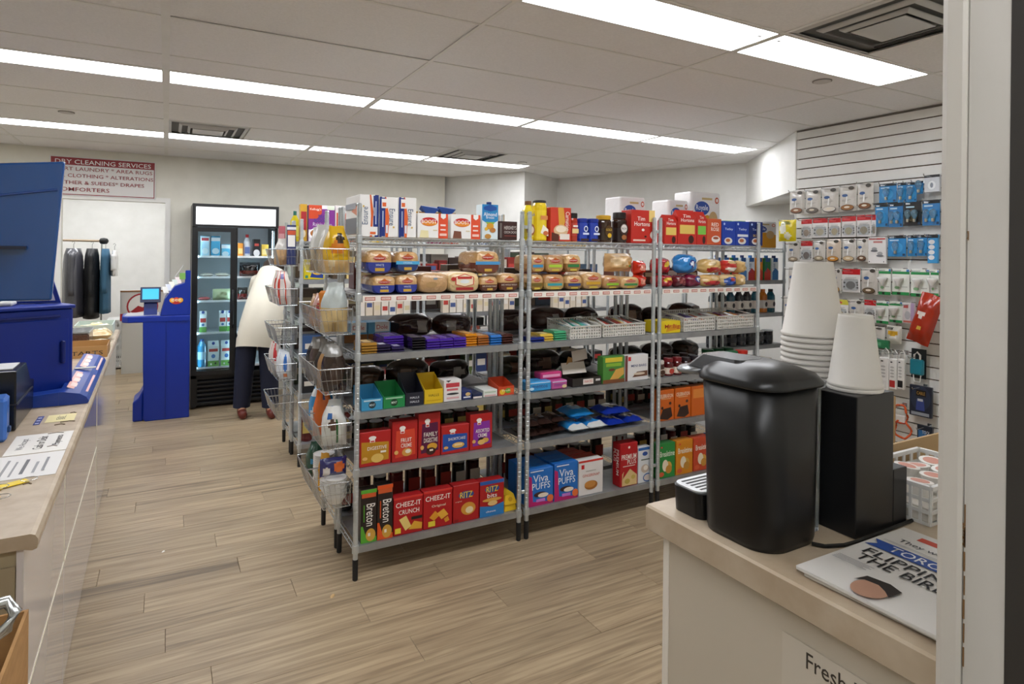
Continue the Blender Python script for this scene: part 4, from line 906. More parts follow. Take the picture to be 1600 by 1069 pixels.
obj('side_print', cbox(.001, .24, .08, .0003), M('6d7078', .5), o, (-.0535, 0, .015)); obj('side_print', cbox(.001, .2, .03, .0003), M('9a9da6', .5), o, (-.0535, .02, .14)); obj('side_print', mesh('printed_shape', [(-.0538, -.12, .1), (-.0538, .0, .13), (-.0538, -.12, .16)], [(0, 1, 2)]), M('d98a6a', .5), o)
box((0.984,0.1,0.203), Z5, .2, W, EN(1), 'nutrition_drink_case', 'second white and navy drink case on the top shelf', 'drink case')
box((1.083,0.095,0.206), Z5, .2, W, EN(1), 'nutrition_drink_case', 'third white and navy drink case on the top shelf', 'drink case')
def boost(xwh, lab, pic):
    o = box(xwh, Z5, .15, W, [R(.68, 0, 1, 1, 'e2522e'), El(.37, .66, .56, .36, 'c8201e'), El(.38, .6, .5, .2, 'e8902c'), T('BOOST', .37, .67, .5, .15, 'fbf7f2'), P([(.06, .02), (.36, .02), (.34, .3), (.1, .32)], pic), R(.5, .3, .64, .34, 'd9c7a0'), R(.74, .5, .92, .57, 'f6d9cf'), R(.74, .32, .92, .38, 'f6d9cf'), R(.72, .1, .95, .2, 'f4c9bb'), P([(.75, 1), (.92, 1), (.92, .85), (.835, .78), (.75, .85)], 'f5f2ee')], 'nutrition_drink_case', lab, 'drink case')
boost((1.223,0.171,0.13), 'first white and orange drink carton with a red oval logo', 'eadfae'); boost((1.412,0.175,0.132), 'second white and orange drink carton with a brown picture', '7a4a38')
o = box((1.559,0.101,0.193), Z5, .075, 'd9e6ea', [P([(0, 1), (1, 1), (1, .55), (.5, .4), (0, .55)], '2a86c0'), P([(.1, .93), (.5, 1), (.9, .93), (.9, .85), (.5, .8), (.1, .85)], '1c4f9c'), T('Almond', .5, .72, .82, .11, 'f5f7f8'), T('Breeze', .5, .63, .5, .07, 'dfe8f0'), P([(.22, .5), (.8, .5), (.5, .3)], '8cba4a'), El(.5, .38, .45, .18, 'd89a2c'), El(.66, .27, .36, .14, 'b8783a'), El(.36, .09, .4, .14, 'c08a40'), El(.25, .3, .2, .1, 'e0b23a')], 'drink_carton', 'tall blue almond drink carton on the top shelf', 'drink carton')
obj('cap', B().lathe([(.014, 0), (.014, .016)], 14).mesh('cap'), M('17306e', .4), o, (.005, -.01, o.dimensions.z-.001))
box((1.672,0.12,0.104), Z5, .07, '3a1d1a', [R(.06, .0, .2, 1, '2a1513'), R(.06, .1, .17, .9, '6a6460'), T("HERSHEY'S", .62, .66, .66, .2, 'd9d2cc'), T('COCOA CACAO', .62, .42, .66, .13, 'd9d2cc'), R(.3, .2, .94, .24, '8a4038')], 'cocoa_box', 'dark brown cocoa box at the right of the top shelf', 'cocoa box')
# ---- left rack, bread shelf (each loaf with its end to the front)
def bread(xwh, z, wrap, cut, ds, label, c='c99f68', d=.27, **k): x, w_, h_ = xwh; return loaf('bread_loaf', label, 'bread', x, k.pop('y', FY+.004), z+.001, w_, h_, d, c, wrap, cut, ds, group='wrapped bread on the front racks', **k)
DL = lambda y=.66, s=1.: [El(.5, y, .5*s, .2*s, 'b5342a'), P([(.34, y+.06), (.5, y+.2), (.66, y+.06)], 'c96a2c'), T("Dempster's", .5, y, .44*s, .09*s, 'f3e6d8')]
BW = lambda: DL(.68)+[T('WHITE', .5, .38, .32, .1, 'c9d2ee'), R(.32, .12, .68, .26, 'c9a23c')]
hb = .105
bread((0.965,0.123,0.09), Z4, '1b2f8e', .62, BW(), 'lower left white-bread loaf in a royal blue wrapper', seed=1)
bread((1.087,0.119,0.095), Z4, '1b2f8e', .62, BW(), 'lower second white-bread loaf in a royal blue wrapper', seed=2)
bread((.943, .135, .118), Z4+.102, '1b2f8e', .62, BW(), 'upper left blue-wrapped loaf lying tilted on the others', seed=3, rz=.0, y=FY+.014)
bread((1.088, .125, .105), Z4+.109, '14356e', .6, DL(.74)+[R(.0, .4, 1, .56, '4aa8d8'), T('ORIGINAL', .5, .48, .4, .08, 'dceaf4'), R(.34, .12, .66, .26, 'c9a23c')], 'upper navy-wrapped loaf with a light blue stripe', seed=4)
bread((1.234,0.166,0.105), Z4, None, 0, [El(.42, .42, .36, .3, 'a88658'), El(.55, .72, .16, .1, '7d93a8')], 'plain tan long loaf in clear plastic on the bread shelf', 'c39a6a', seed=5)
bread((1.411,0.184,0.107), Z4, None, 0, [P([(.2, .78), (.5, .95), (.8, .78), (.8, .4), (.5, .28), (.2, .4)], 'c9352c'), P([(.23, .76), (.5, .91), (.77, .76), (.77, .42), (.5, .31), (.23, .42)], 'f3e2c0'), R(.27, .68, .73, .8, 'b8302c'), El(.5, .55, .3, .2, 'e6e9ea'), R(.22, .12, .78, .26, 'a8262a'), El(.14, .68, .16, .2, 'b8302c')], 'cream oval loaf pack with a red badge', 'e2c48e', seed=6)
BB = lambda: DL(.7)+[T('100% WHOLE WHEAT', .5, .38, .8, .09, 'd8c6b4'), R(.36, .12, .66, .24, 'c9a23c')]
bread((1.562,0.111,0.082), Z4, '5a2c1c', .6, BB(), 'lower brown-wrapped whole wheat loaf', seed=7)
bread((1.686,0.127,0.099), Z4, '5a2c1c', .6, BB(), 'rightmost brown-wrapped whole wheat loaf of the left rack', seed=8)
bread((1.55, .15, .125), Z4+.098, '6a3424', .6, DL(.74)+[R(0, .42, 1, .56, '4a94c8'), R(.36, .12, .66, .24, 'c9a23c')], 'upper brown-wrapped loaf with a blue stripe', seed=9)
# ---- left rack, chocolate bars in piles
BAR = {}
def bars(x, w_, d, n, c, label, z, y=FY, t=.0125, band=None, two=1):
    kk = (round(w_, 3), round(d, 3), t)
    if kk not in BAR:
        b = B(); a = w_/2; b.loft([[(-a, 0, 0), (a, 0, 0), (a, 0, t*.25), (-a, 0, t*.25)], [(-a, .008, 0), (a, .008, 0), (a, .008, t*.6), (-a, .008, t*.6)], [(-a, .016, 0), (a, .016, 0), (a*.97, .016, t), (-a*.97, .016, t)], [(-a, d-.016, 0), (a, d-.016, 0), (a*.97, d-.016, t), (-a*.97, d-.016, t)], [(-a, d, 0), (a, d, 0), (a, d, t*.25), (-a, d, t*.25)]]); BAR[kk] = b.mesh('bar')
    for i in range(n):
        o = obj('chocolate_bar', BAR[kk], M(c, .25, coat=.6), None, (x+.0012*math.sin(i*7+x*50), y+.004*abs(math.cos(i*5)), z+.0008+i*(t+.0006)), (0, 0, .008*math.sin(i*3+x*9)))
        tag(o, label, 'chocolate bar', label+' pile')
        if band: obj('print_band', cbox(w_*.5, d*.55, .0005, .0002), M(band, .3), o, (0, d/2, t))
sl3 = 'on the chocolate shelf of the left rack'
bars(.892, .078, .16, 4, 'a87b30', 'gold chocolate bar '+sl3, Z3, band='d8b878'); bars(.968, .066, .1, 3, '2a2340', 'white and dark purple small bar '+sl3, Z3, band='d9d6e6'); bars(1.042, .066, .1, 2, '2f2650', 'second small purple bar with white print '+sl3, Z3, band='c9c2e0')
bars(1.055, .108, .2, 5, '4b2a98', 'purple chocolate slab in the left pile '+sl3, Z3, y=FY+.105, band='6a48b8'); bars(1.155, .072, .19, 5, '18141c', 'black chocolate slab '+sl3, Z3, band='55405e')
for i in range(3): bars(1.235+.077*i, .073, .2, 4, '4a2a9a', '%s pile purple chocolate slab %s' % (('near', 'middle', 'far')[i], sl3), Z3, band='7858c0')
bars(1.465, .068, .2, 5, 'd88a1e', 'orange chocolate slab '+sl3, Z3, y=FY+.02, band='f0b45a'); bars(1.54, .066, .2, 4, 'a8642c', 'copper brown chocolate slab '+sl3, Z3, y=FY+.02, band='c98c50'); bars(1.613, .068, .2, 4, '2a72c0', 'bright blue chocolate slab '+sl3, Z3, y=FY+.01, band='5a9ad8'); bars(1.688, .068, .2, 4, '4a2620', 'dark brown chocolate slab '+sl3, Z3, y=FY+.01, band='6e443a')
# ---- left rack, sweets shelf
def tray(xwh, z, d, c, inn, ds, label, hb=None): x, w_, h_ = xwh; return open_tray('sweets_tray', label, 'display box', x, FY, z+.0006, w_-.003, d, h_*.85 if hb is None else h_, h_ if hb is None else hb, c, inn, ds)
tray((0.909,0.11,0.058), Z2, .16, '3d9ac8', 'a9c4d0', [El(.5, .45, .34, .6, '1c3038'), T('MINT', .5, .45, .26, .2, 'dff0f6'), R(.1, .78, .9, .9, 'bfe0ee')], 'light blue open sweets tray at the left', hb=.1)
tray((1.023,0.116,0.06), Z2, .16, '1f8a4a', 'b9c8be', [El(.5, .45, .34, .6, '123a22'), T('MINT', .5, .45, .26, .2, 'dff6e6'), R(.1, .78, .9, .9, '9fd0b0')], 'green open sweets tray beside the blue one', hb=.11)
tray((1.133,0.102,0.067), Z2, .13, '1c1f2e', 'b8a888', [T('HALLS', .5, .62, .5, .16, 'e2e6f0'), T('HALLS', .5, .3, .5, .16, 'e2e6f0')], 'black lozenge box with torn-open top', hb=.15)
tray((1.239,0.106,0.074), Z2, .13, 'e0bc1e', 'b8a888', [T('HALLS', .5, .58, .56, .18, '5a4a14'), R(.1, .2, .9, .24, 'c89a18')], 'yellow lozenge box with torn-open top', hb=.14)
box((1.347,0.104,0.113), Z2, .1, 'ece8e6', [R(.12, .66, .88, .86, 'c8404a'), R(.16, .5, .8, .6, 'd8707a'), El(.5, .35, .7, .1, '33343a'), P([(.1, 1), (.25, .9), (.4, 1)], '40434a'), R(.15, .12, .85, .2, 'e0b0b4')], 'gum_box', 'tall white gum box with red print on the sweets shelf', 'gum box')
box((1.431,0.061,0.048), Z2, .1, '1f2d6a', [El(.6, .6, .5, .4, 'd8b880'), R(.15, .2, .85, .35, 'e6e8f0')], 'gum_box', 'small navy gum box on the sweets shelf', 'gum box')
box((1.495,0.062,0.027), Z2, .16, '16244c', [R(.05, .05, .95, .4, 'e6dcd8')], 'gum_box', 'flat dark blue gum packet box', 'gum box')
box((1.573,0.089,0.039), Z2, .12, 'dfe2dc', [R(.1, .1, .9, .3, 'd8a8a8'), R(.1, .6, .9, .75, 'a8c0a8')], 'gum_box', 'white gum carton with pale print', 'gum box')
tray((1.673,0.102,0.049), Z2, .13, 'd04a28', 'b8854e', [El(.25, .4, .35, .6, 'e8c030'), El(.62, .5, .4, .6, '6aa03a'), El(.86, .5, .22, .5, 'e0602c'), T('Fruit', .5, .55, .5, .24, 'f6eec8')], 'red and yellow fruit chews tray at the right', hb=.08)
# ---- left rack, biscuits
def bisc(xwh, panel, txt, lab, extra=()):
    t1 = txt.split(' ')
    ds = [P([(.05, .1), (.93, .14), (.93, .66), (.05, .72)] if len(t1) == 1 else [(.12, .1), (.92, .14), (.88, .78), (.16, .76)], panel), El(.4, .82, .24, .11, 'f6f1ec'), R(.32, .69, .48, .79, 'f6f1ec'), R(.34, .7, .46, .74, 'c9342c')]
    ds += [T(s, .55, .52-.13*i, .62 if len(s) > 5 else .42, .1, 'f6efe6') for i, s in enumerate(t1)] + list(extra) + [El(.16, .24, .16, .1, 'e8b46a')]
    return box(xwh, Z1, .06, 'b51e1e', ds, 'biscuit_box', lab, 'biscuit box', y=FY+.012)
bisc((0.932,0.162,0.173), 'c08a1e', 'DIGESTIVE', 'wide red biscuit box with a mustard panel', [El(.56, .22, .4, .26, 'e2bc62'), R(.66, .36, .84, .42, 'f3ead8')])
bisc((1.087,0.139,0.209), 'd8452c', 'FRUIT CREME', 'tall red fruit creme biscuit box', [El(.58, .22, .4, .2, 'd89a48'), El(.62, .24, .22, .1, 'f0e6d4')])
bisc((1.222,0.125,0.233), '5a1440', 'FAMILY DIGESTIVE', 'tall red biscuit box with a plum panel', [El(.62, .24, .46, .16, 'd8a032'), El(.56, .14, .44, .16, '3a1a16'), R(.5, .14, .66, .18, 'e8dccc')])
bisc((1.371,0.165,0.151), '1d50a8', 'SHORTCAKE', 'wide red biscuit box with a blue panel', [El(.6, .28, .44, .2, 'dcae58'), R(.46, .26, .74, .34, 'eed29a')])
bisc((1.526,0.137,0.196), '8a2ea0', 'ASSORTED CREME', 'tall red biscuit box with a purple panel', [El(.5, .26, .3, .14, '2a1a18'), El(.68, .24, .3, .14, 'd8a84a'), El(.5, .2, .34, .14, 'e0b86a')])
# ---- left rack, crackers on the bottom shelf
for i, (g_, nm) in enumerate(((((0.898,0.082,0.264)), 'green-topped'), (((0.982,0.083,0.274)), 'orange-topped'))):
    top = ('5aa832', 'e0561e')[i]
    box(g_, Z0, .06, '241a18', [R(0, .93, 1, 1, top), R(.05, .85, .95, .93, 'd05a2c'), T('Breton', .62, .52, .56, .42, 'f0ece6', -math.pi/2), P([(0, 0), (1, 0), (1, .1), (.35, .1), (.12, .32), (0, .32)], top), El(.62, .14, .62, .24, 'd0a040'), R(.45, .12, .6, .18, 'ece4d4'), R(.16, .4, .22, .72, top)], 'cracker_box', 'narrow dark %s cracker box on the bottom shelf' % nm, 'cracker box')
CZ = [R(0, .95, 1, 1, 'd8342c'), T('CHEEZ-IT', .5, .80, .86, .13, 'f7f2ea')]
box((1.106,0.159,0.194), Z0, .065, 'b3161c', CZ+[T('CRUNCH', .52, .60, .7, .12, 'f7f2ea'), P([(.18, .42), (.42, .5), (.6, .2), (.4, .1)], 'ecd07a'), R(.6, .36, .98, .44, '211a18'), P([(.5, .12), (.7, .32), (.98, .24), (.96, .08)], 'e2a834'), R(.04, .06, .24, .2, 'e8d23c')], 'cracker_box', 'red cheese cracker box marked crunch', 'cracker box')
box((1.27,0.165,0.198), Z0, .065, 'b3161c', CZ+[T('Original', .52, .58, .48, .08, 'f3e0c8'), P([(.2, .3), (.4, .46), (.56, .32), (.36, .2)], 'e09a2c'), P([(.46, .38), (.7, .48), (.86, .3), (.62, .2)], 'ecb03c'), P([(.7, .2), (.84, .26), (.9, .14), (.76, .1)], 'dc962c'), R(.16, .06, .4, .2, 'e8d23c')], 'cracker_box', 'red cheese cracker box beside the crunch one', 'cracker box')
RZ = lambda y: [El(.5, y, .6, .2, '2a4a8a'), T('RITZ', .5, y, .48, .16, 'f2c81e')]
box((1.434,0.155,0.201), Z0, .065, 'ad171b', RZ(.72)+[T('original', .2, .56, .24, .04, 'f0d8c8'), El(.58, .34, .56, .34, 'd8983a'), El(.62, .3, .3, .18, 'ecd9b0'), R(.04, .04, .2, .1, '8a1014')], 'cracker_box', 'red round-cracker box with a golden cracker picture', 'cracker box')
box((1.591,0.151,0.196), Z0, .065, 'ad171b', [R(0, .9, 1, 1, '2a5aa8'), P([(0, 0), (1, 0), (1, .34), (.5, .26), (0, .32)], '2a7cc0')]+RZ(.76)+[T('bits', .5, .58, .4, .12, 'f6f2ec'), El(.5, .46, .8, .1, 'e0a84a'), El(.52, .36, .4, .14, 'e6c080'), T('cheese', .45, .14, .4, .06, 'e6eef8')], 'cracker_box', 'red and blue bite-size cracker box', 'cracker box')
o = obj('egg_carton', B().loft([rr3(0, -.04, .04, 0, .2, .008), rr3(.035, -.036, .036, .004, .196, .008), rr3(.037, -.041, .041, -.002, .202, .008), rr3(.04, -.041, .041, -.002, .202, .008), rr3(.085, -.03, .03, .012, .188, .012)]).mesh('egg_carton'), M('e6bc1c', .6), None, (1.715, FY+.01, Z0+.0006)); tag(o, 'yellow egg carton at the right end of the bottom shelf', 'egg carton')
obj('emblem', DISC, M('c89a18', .6), o, (0, .004, .064), (-.26, 0, 0), (.026, 1, .024))
# ---- middle rack, top shelf
def bot(xwh, z, body, cap, lab, ds, label, name='bottle', cat='bottle', y=FY, **k): x, w_, h_ = xwh; return jar(name, label, cat, x, y+w_/2, z+.0008, w_/2-.002, h_, body, cap, lab, ds, **k)
bot((1.821,0.072,0.227), Z5, 'e8cf2a', '7a5230', (.1, .75, 'e9d648'), [El(.5, .3, .8, .35, '9a5a34'), T('Nesquik', .5, .72, .8, .12, '2a4aa0'), El(.6, .3, .4, .2, 'e6d8c8')], 'yellow chocolate syrup bottle with a brown cap', 'syrup_bottle', neck=.55, cph=.1, shoulder=.25)
bot((1.904,0.091,0.235), Z5, 'e6c81c', '2c2a28', (.05, .8, 'ecd02a'), [R(.3, .55, .85, .66, 'd88a4a'), P([(.3, .2), (.9, .12), (.9, .3), (.5, .42)], 'f0ead8'), El(.7, .2, .4, .12, 'c86a3a')], 'large yellow drink powder bottle with a black cap', 'powder_bottle', neck=.85, cph=.06, shoulder=.12)
box((2.026,0.146,0.198), Z5, .07, 'c83a24', [P([(.35, 1), (.62, 1), (.7, .6), (.6, .3), (.4, .5)], 'd8a03a'), El(.5, .32, .7, .34, 'd8b48a'), El(.5, .36, .5, .2, 'f0e0c8'), R(.45, .05, .92, .22, 'e8ded4'), P([(.05, 0), (.4, 0), (.4, .2), (.05, .26)], '5a2c20'), T('Carnation', .82, .6, .2, .56, 'f6e8dc', -math.pi/2)], 'hot_chocolate_box', 'red hot chocolate box with a cup picture', 'drink mix box')
bot((2.131,0.06,0.17), Z5, 'a83422', '1a1614', (.25, .8, 'b83c2a'), [R(.1, .35, .9, .55, 'e0c88a'), R(.2, .62, .8, .7, 'f0e6dc')], 'slim red coffee jar with a black lid', 'coffee_jar', 'jar', neck=.9)
for i, g_ in enumerate(((2.2,0.077,0.141), (2.28,0.079,0.142))): bot(g_, Z5, '2038a0', '1c3090', (.15, .95, '2440a8'), [El(.6, .66, .4, .3, 'e8ecf4'), El(.6, .66, .26, .2, '1a2a70'), R(.3, .36, .9, .46, 'cfd6ee'), R(.1, .05, .9, .16, '3a2420')], ('left', 'right')[i]+' blue ground coffee jar on the top shelf', 'coffee_jar', 'jar', neck=.96, cph=.16, shoulder=.04)
bot((2.375,0.103,0.167), Z5, '3a2414', 'c89a20', (.1, .6, '33230f'), [El(.55, .5, .6, .5, '4a3010'), T('GOLD', .55, .55, .44, .1, 'd8b848'), El(.6, .3, .3, .2, 'e0b42c')], 'coffee jar with a golden yellow lid', 'coffee_jar', 'jar', neck=.85, cph=.16)
bot((2.498,0.099,0.19), Z5, '2a1610', '1a1210', (.1, .6, '231310'), [El(.5, .55, .7, .5, '3a241c'), El(.5, .58, .5, .34, 'd8d2cc'), T('RICH', .5, .58, .36, .08, '2a1a16'), El(.5, .22, .4, .2, 'a86a3c')], 'dark coffee jar with a black lid and round badge', 'coffee_jar', 'jar', neck=.8, cph=.2)
box((2.65,0.194,0.21), Z5, .1, 'bf2a1e', [T('Tim', .42, .74, .32, .12, 'f4ece4'), T('Hortons', .46, .58, .66, .13, 'f4ece4'), El(.5, .4, .12, .08, 'f0e4dc'), R(.75, .65, 1, 1, 'ecca7a'), El(.95, .25, .3, .26, 'efe8e0'), R(.08, .06, .6, .11, 'e8c8b8'), El(.6, .2, .1, .06, '3a1a12')], 'coffee_pod_box', 'large red coffee pod box at the right of the shelf', 'coffee box')
box((1.985, .17, .115), Z5, .1, 'e9e6e4', [R(.1, .55, .9, .8, 'c85a50')], 'tissue_pack', 'white carton behind the blue coffee jars', 'carton', y=FY+.14)
# ---- middle rack, bread shelf
mr = 'on the middle rack'
def row(spec, z, pre, dpt=.25):
    for i, (g_, wr, ac, nm) in enumerate(spec):
        bread(g_, z, wr, .5, DL(.68, 1.1)+([R(.15, .3, .85, .46, ac)] if ac else [])+[R(.3, .1, .7, .2, 'c9b03c')], '%s %s %s' % (pre, nm, mr), c=('c9a06a', 'b88a58', 'd0a870')[i % 3], d=dpt, seed=40+i+int(z*100))
row([((1.868,0.091,0.092), '8a6a2c', '6a5a20', 'first loaf with an olive label'), ((1.99,0.143,0.092), 'b89a5c', '3a9aa0', 'second loaf with a teal stripe'), ((2.128,0.122,0.085), '8a6a44', '22407c', 'third loaf with a navy label'), ((2.268,0.148,0.103), None, 'c89a2c', 'fourth bag with an ochre label'), ((2.414,0.134,0.081), None, '8cc030', 'fifth bag with a lime label'), ((2.558,0.149,0.073), None, '3a8a4a', 'sixth bag with a green label')], Z4, 'lower row')
row([((1.873, .098, .1), 'b88a5a', '3a8ab8', 'first loaf with a sky blue label'), ((1.992, .125, .1), 'b8925c', 'a8c83a', 'second loaf with a lime swirl'), ((2.12, .115, .105), '9a7040', '2f7a40', 'third loaf with a green label')], Z4+.105, 'upper row', .22)
for i, (x, z, lb) in enumerate(((2.675, Z4, 'lower'), (2.672, Z4+.088, 'upper'))): pouch('bun_bag', '%s red-labelled bun bag at the right end of the bread shelf %s' % (lb, mr), 'bread', (x, FY+.07, z+.001), .085, .088, .1, [(0, 1.1, 'c8301e')], [(.5, .5, .5, .5, 'e0907a')], seed=60+i)
pouch('bun_bag', 'large bag of seeded buns lying on the bread shelf '+mr, 'bread', (2.52, FY+.09, Z4+.108), .21, .115, .13, [(0, 1.1, 'cfa874')], [(.3, .6, .4, .5, 'e0c49a'), (.75, .4, .3, .4, 'b8823c'), (.8, .3, .2, .2, '4a8a40'), (.55, .5, .2, .4, 'd8b88a')], seed=63)
# ---- perforated plastic baskets of sweets
def pbasket(xw, label, d=.26, h=.1, y=FY):
    x, w_ = xw; o = empty('sweets_basket', label, 'plastic basket', (x, y, Z3+.0008), 0, 'perforated sweets baskets')
    GP = M('cfccc4', .45); hf = h*.72
    def face(n, w_, h_, loc, rot): slotted(w_, h_, max(6, int(w_/.018)), 4, .003, .5, .5).obj(n, GP, o, loc, rot)
    face('perforated_side', w_-.006, hf, (0, .003, .002), (0, 0, 0)); face('perforated_side', w_-.006, h, (0, d-.003, .002), (0, 0, 0))
    for s in (-1, 1): face('perforated_side', d-.01, hf, (s*(w_/2-.003), d/2, .002), (0, 0, math.pi/2))
    B().box(-w_/2+.004, .004, 0, w_/2-.004, d-.004, .003).obj('bottom', GP, o)
    b = B(); b.box(-w_/2, -.003, hf, w_/2, .006, hf+.007)
    for s in (-1, 1): b.prism([(0, hf), (d, h), (d, h+.007), (0, hf+.007)], 'x', s*w_/2-.004, s*w_/2+.004)
    b.obj('rim', GP, o)
    return o
def candy(xw, cols, label, n=8, z=Z3, d=.26, h=.05):
    x, w_ = xw
    for i in range(n):
        c = cols[i % len(cols)]; q = obj('candy_packet', cbox((w_-.03)/n*1.0-.002, .16, .012, .003), M(c, .25, coat=.5), None, (x-w_/2+.018+(w_-.036)*(i+.5)/n, FY+.125+.012*math.sin(i*3), z+.068+.006*(i % 2)), (.2, .25*math.sin(i*2.1), .06*math.sin(i*5)))
        tag(q, '%s candy packet %s' % (ORD[i], label), 'candy packet', 'candy packets '+label)
pbasket((2.215, .225), 'left perforated basket of candy on the middle rack'); candy((2.215, .225), ['9fc4d8', 'e6e6e2', '3fa08c', 'c9d4d8', 'e8dcb0', '58b0a0'], 'in the left basket of the middle rack')
pbasket((2.512, .33), 'wide perforated basket of candy on the middle rack'); candy((2.512, .33), ['d8b050', 'e8e4dc', 'a84438', '4a4038', 'c8c4bc', '8a3a30'], 'in the wide basket of the middle rack', 10)
bars(1.875, .1, .1, 2, '22307e', 'navy chocolate bar at the left of the middle rack', Z3, y=FY); bars(1.955, .085, .13, 3, 'e0bc4a', 'yellow chocolate bar at the left of the middle rack', Z3, y=FY+.02, band='f0d890'); bars(2.048, .085, .13, 4, '4aa878', 'green chocolate bar beside the candy basket', Z3, y=FY+.02, band='8ad0a8')
# ---- middle rack, mint shelf
def roll(x, z, w_, d, h_, c, ds, label, y=FY, rz=0): return carton('mint_pack', label, 'mint pack', x, y, z+.0008, w_, h_, d, c, ds, 'mint multipacks', rz, r=.25, bev=.006)
MT = lambda c: [T('mentos', .5, .5, .66, .34, c), R(.05, .82, .95, .9, 'c9e0f0')]
roll(1.895, Z2, .155, .1, .056, '3a9ad8', MT('1c2c7c')+[El(.14, .3, .2, .3, 'bfe2f4')], 'blue mint multipack at the left of the middle rack'); roll(2.03, Z2, .11, .12, .05, 'c05a9a', MT('4a2a7c')+[El(.8, .3, .3, .4, 'e8d0a0')], 'lower pink and lilac mint multipack'); roll(2.005, Z2+.052, .15, .08, .04, 'c83a78', [R(.1, .3, .9, .7, 'e8a8c8')], 'upper magenta mint multipack', y=FY+.05)
o = open_tray('snack_carton', 'opened black and white snack carton with raised lid', 'display box', 2.228, FY, Z2+.0008, .21, .2, .05, .06, '2a2624', 'b89060', [R(.36, .2, .72, .85, 'e6ded8'), T('SNACKS', .54, .55, .28, .3, 'c8504a'), R(.8, .5, .96, .75, 'd9d6d2')])
b = B(); b.loft([[(-.115, .09, .062), (.06, .09, .062), (.06, .093, .062), (-.115, .093, .062)], [(-.11, .12, .125), (.06, .12, .125), (.06, .123, .125), (-.11, .123, .125)]]); b.obj('lid', M('ded6cc', .6), o)
b = B(); b.loft([[(-.02, .125, .125), (.09, .125, .14), (.09, .128, .14), (-.02, .128, .125)], [(-.02, .14, .19), (.09, .14, .2), (.09, .143, .2), (-.02, .143, .19)]]); b.obj('lid_flap', M('e2d8d0', .6), o)
b = B(); b.loft([[(-.1, .1, .07), (-.04, .1, .07), (-.04, .103, .07), (-.1, .103, .07)], [(-.05, .13, .16), (-.02, .13, .15), (-.02, .133, .15), (-.05, .133, .16)]]); b.obj('torn_side', CARD, o)
box((2.429,0.167,0.165), Z2, .06, '4a8a3a', [R(.1, .78, .9, .95, 'dcc83a'), R(.14, .62, .86, .74, '8ab83a'), P([(.3, .12), (.6, .5), (.98, .56), (.98, .3), (.5, .02)], 'd8a850'), R(0, 0, 1, .14, '7a4a2c'), El(.4, .5, .3, .1, '6a3a24')], 'granola_bar_box', 'green granola bar box on the mint shelf', 'snack box')
box((2.613,0.188,0.161), Z2, .06, 'e2e0e0', [R(0, 0, .1, 1, '6a3028'), R(.12, .78, .24, .94, 'c82a2e'), T('MINI BARS', .58, .58, .66, .1, '3a4a7c'), P([(.3, .14), (.5, .34), (.96, .36), (.96, .16)], '6a4430'), El(.6, .26, .5, .1, 'd8c8b4')], 'granola_bar_box', 'white snack bar box with a red square emblem', 'snack box')
# ---- middle rack, sandwich cookies in soft packs
def soft(x, y, z, w_, d, h_, bands, label, rz=0, spots=(), seed=0):
    m, cols = pouchmesh(w_, d, h_, bands, spots, seed)
    o = obj('cookie_pack', m, [M(c, .2, coat=.6, bump=.3, bs=35) for c in cols], None, (x, y, z+h_*.5), (-math.pi/2, 0, rz), smooth=True); tag(o, label, 'cookie pack', 'soft cookie packs on the middle rack')
    return o
for i in range(3):
    for j in range(2): soft(1.868+.099*i, FY+.02+.01*i, Z1+.004+.056*j, .094, .2, .046, [(0, 1.1, '33211c'), (.3, .7, '4a3028')], '%s brown cookie pack in the %s layer on the middle rack' % (ORD[i], ('lower', 'upper')[j]), seed=70+3*i+j, spots=[(.5, .5, .4, .3, '8a6a50')])
LBc, OB = [(0, 1.1, '2a8ad0'), (0, .18, 'd9dcd8')], [(0, 1.1, '1a3cae'), (.0, .2, '16309a')]
soft(2.186, FY, Z1+.004, .132, .2, .05, LBc, 'lower left light blue cookie pack', seed=80, spots=[(.5, .6, .5, .4, '58b0e4')]); soft(2.325, FY, Z1+.004, .132, .2, .05, LBc, 'lower right light blue cookie pack', seed=81, spots=[(.5, .6, .5, .4, '58b0e4')]); soft(2.24, FY+.05, Z1+.066, .17, .2, .06, [(0, 1.1, '2488d2')], 'upper light blue cookie pack on top', seed=82, spots=[(.5, .5, .5, .4, '8accf0')])
SP = [(.5, .5, .5, .5, 'e6e6ea'), (.55, .45, .3, .3, '2a1c1a')]
soft(2.466, FY, Z1+.004, .138, .2, .046, OB, 'lower left royal blue cookie pack', seed=83, spots=SP); soft(2.612, FY, Z1+.004, .138, .2, .046, OB, 'lower right royal blue cookie pack', seed=84, spots=SP); soft(2.49, FY+.02, Z1+.062, .2, .2, .055, OB, 'upper royal blue cookie pack on top', seed=85, spots=SP)
# ---- middle rack, bottom shelf
VP = [P([(0, 0), (1, 0), (1, .06), (.2, .12), (.14, .8), (0, .85)], 'b81e6a'), T('Viva', .5, .74, .6, .2, 'e6f0fa'), T('PUFFS', .52, .53, .72, .18, 'e6f0fa'), El(.48, .3, .5, .14, '3a1e1c'), El(.6, .27, .42, .12, 'efe2d2'), R(.32, .1, .68, .18, 'c07ad0'), El(.88, .15, .26, .2, 'e8743a'), R(.08, .93, .6, .96, 'dce8f6')]
for i, g_ in enumerate(((1.907,0.172,0.211), (2.085,0.168,0.218))):
    o = box(g_, Z0, .075, '1f6ec4', VP, 'cookie_box', ('left', 'right')[i]+' blue and pink marshmallow cookie box', 'cookie box')
    for j in (1, 2):
        c = obj('cookie_box', o.data, M('1f6ec4', .4), None, (o.location.x-.004, o.location.y+.078*j, o.location.z)); tag(c, '%s blue cookie box standing behind the %s one' % (('middle', 'rearmost')[j-1], ('left', 'right')[i]), 'cookie box')
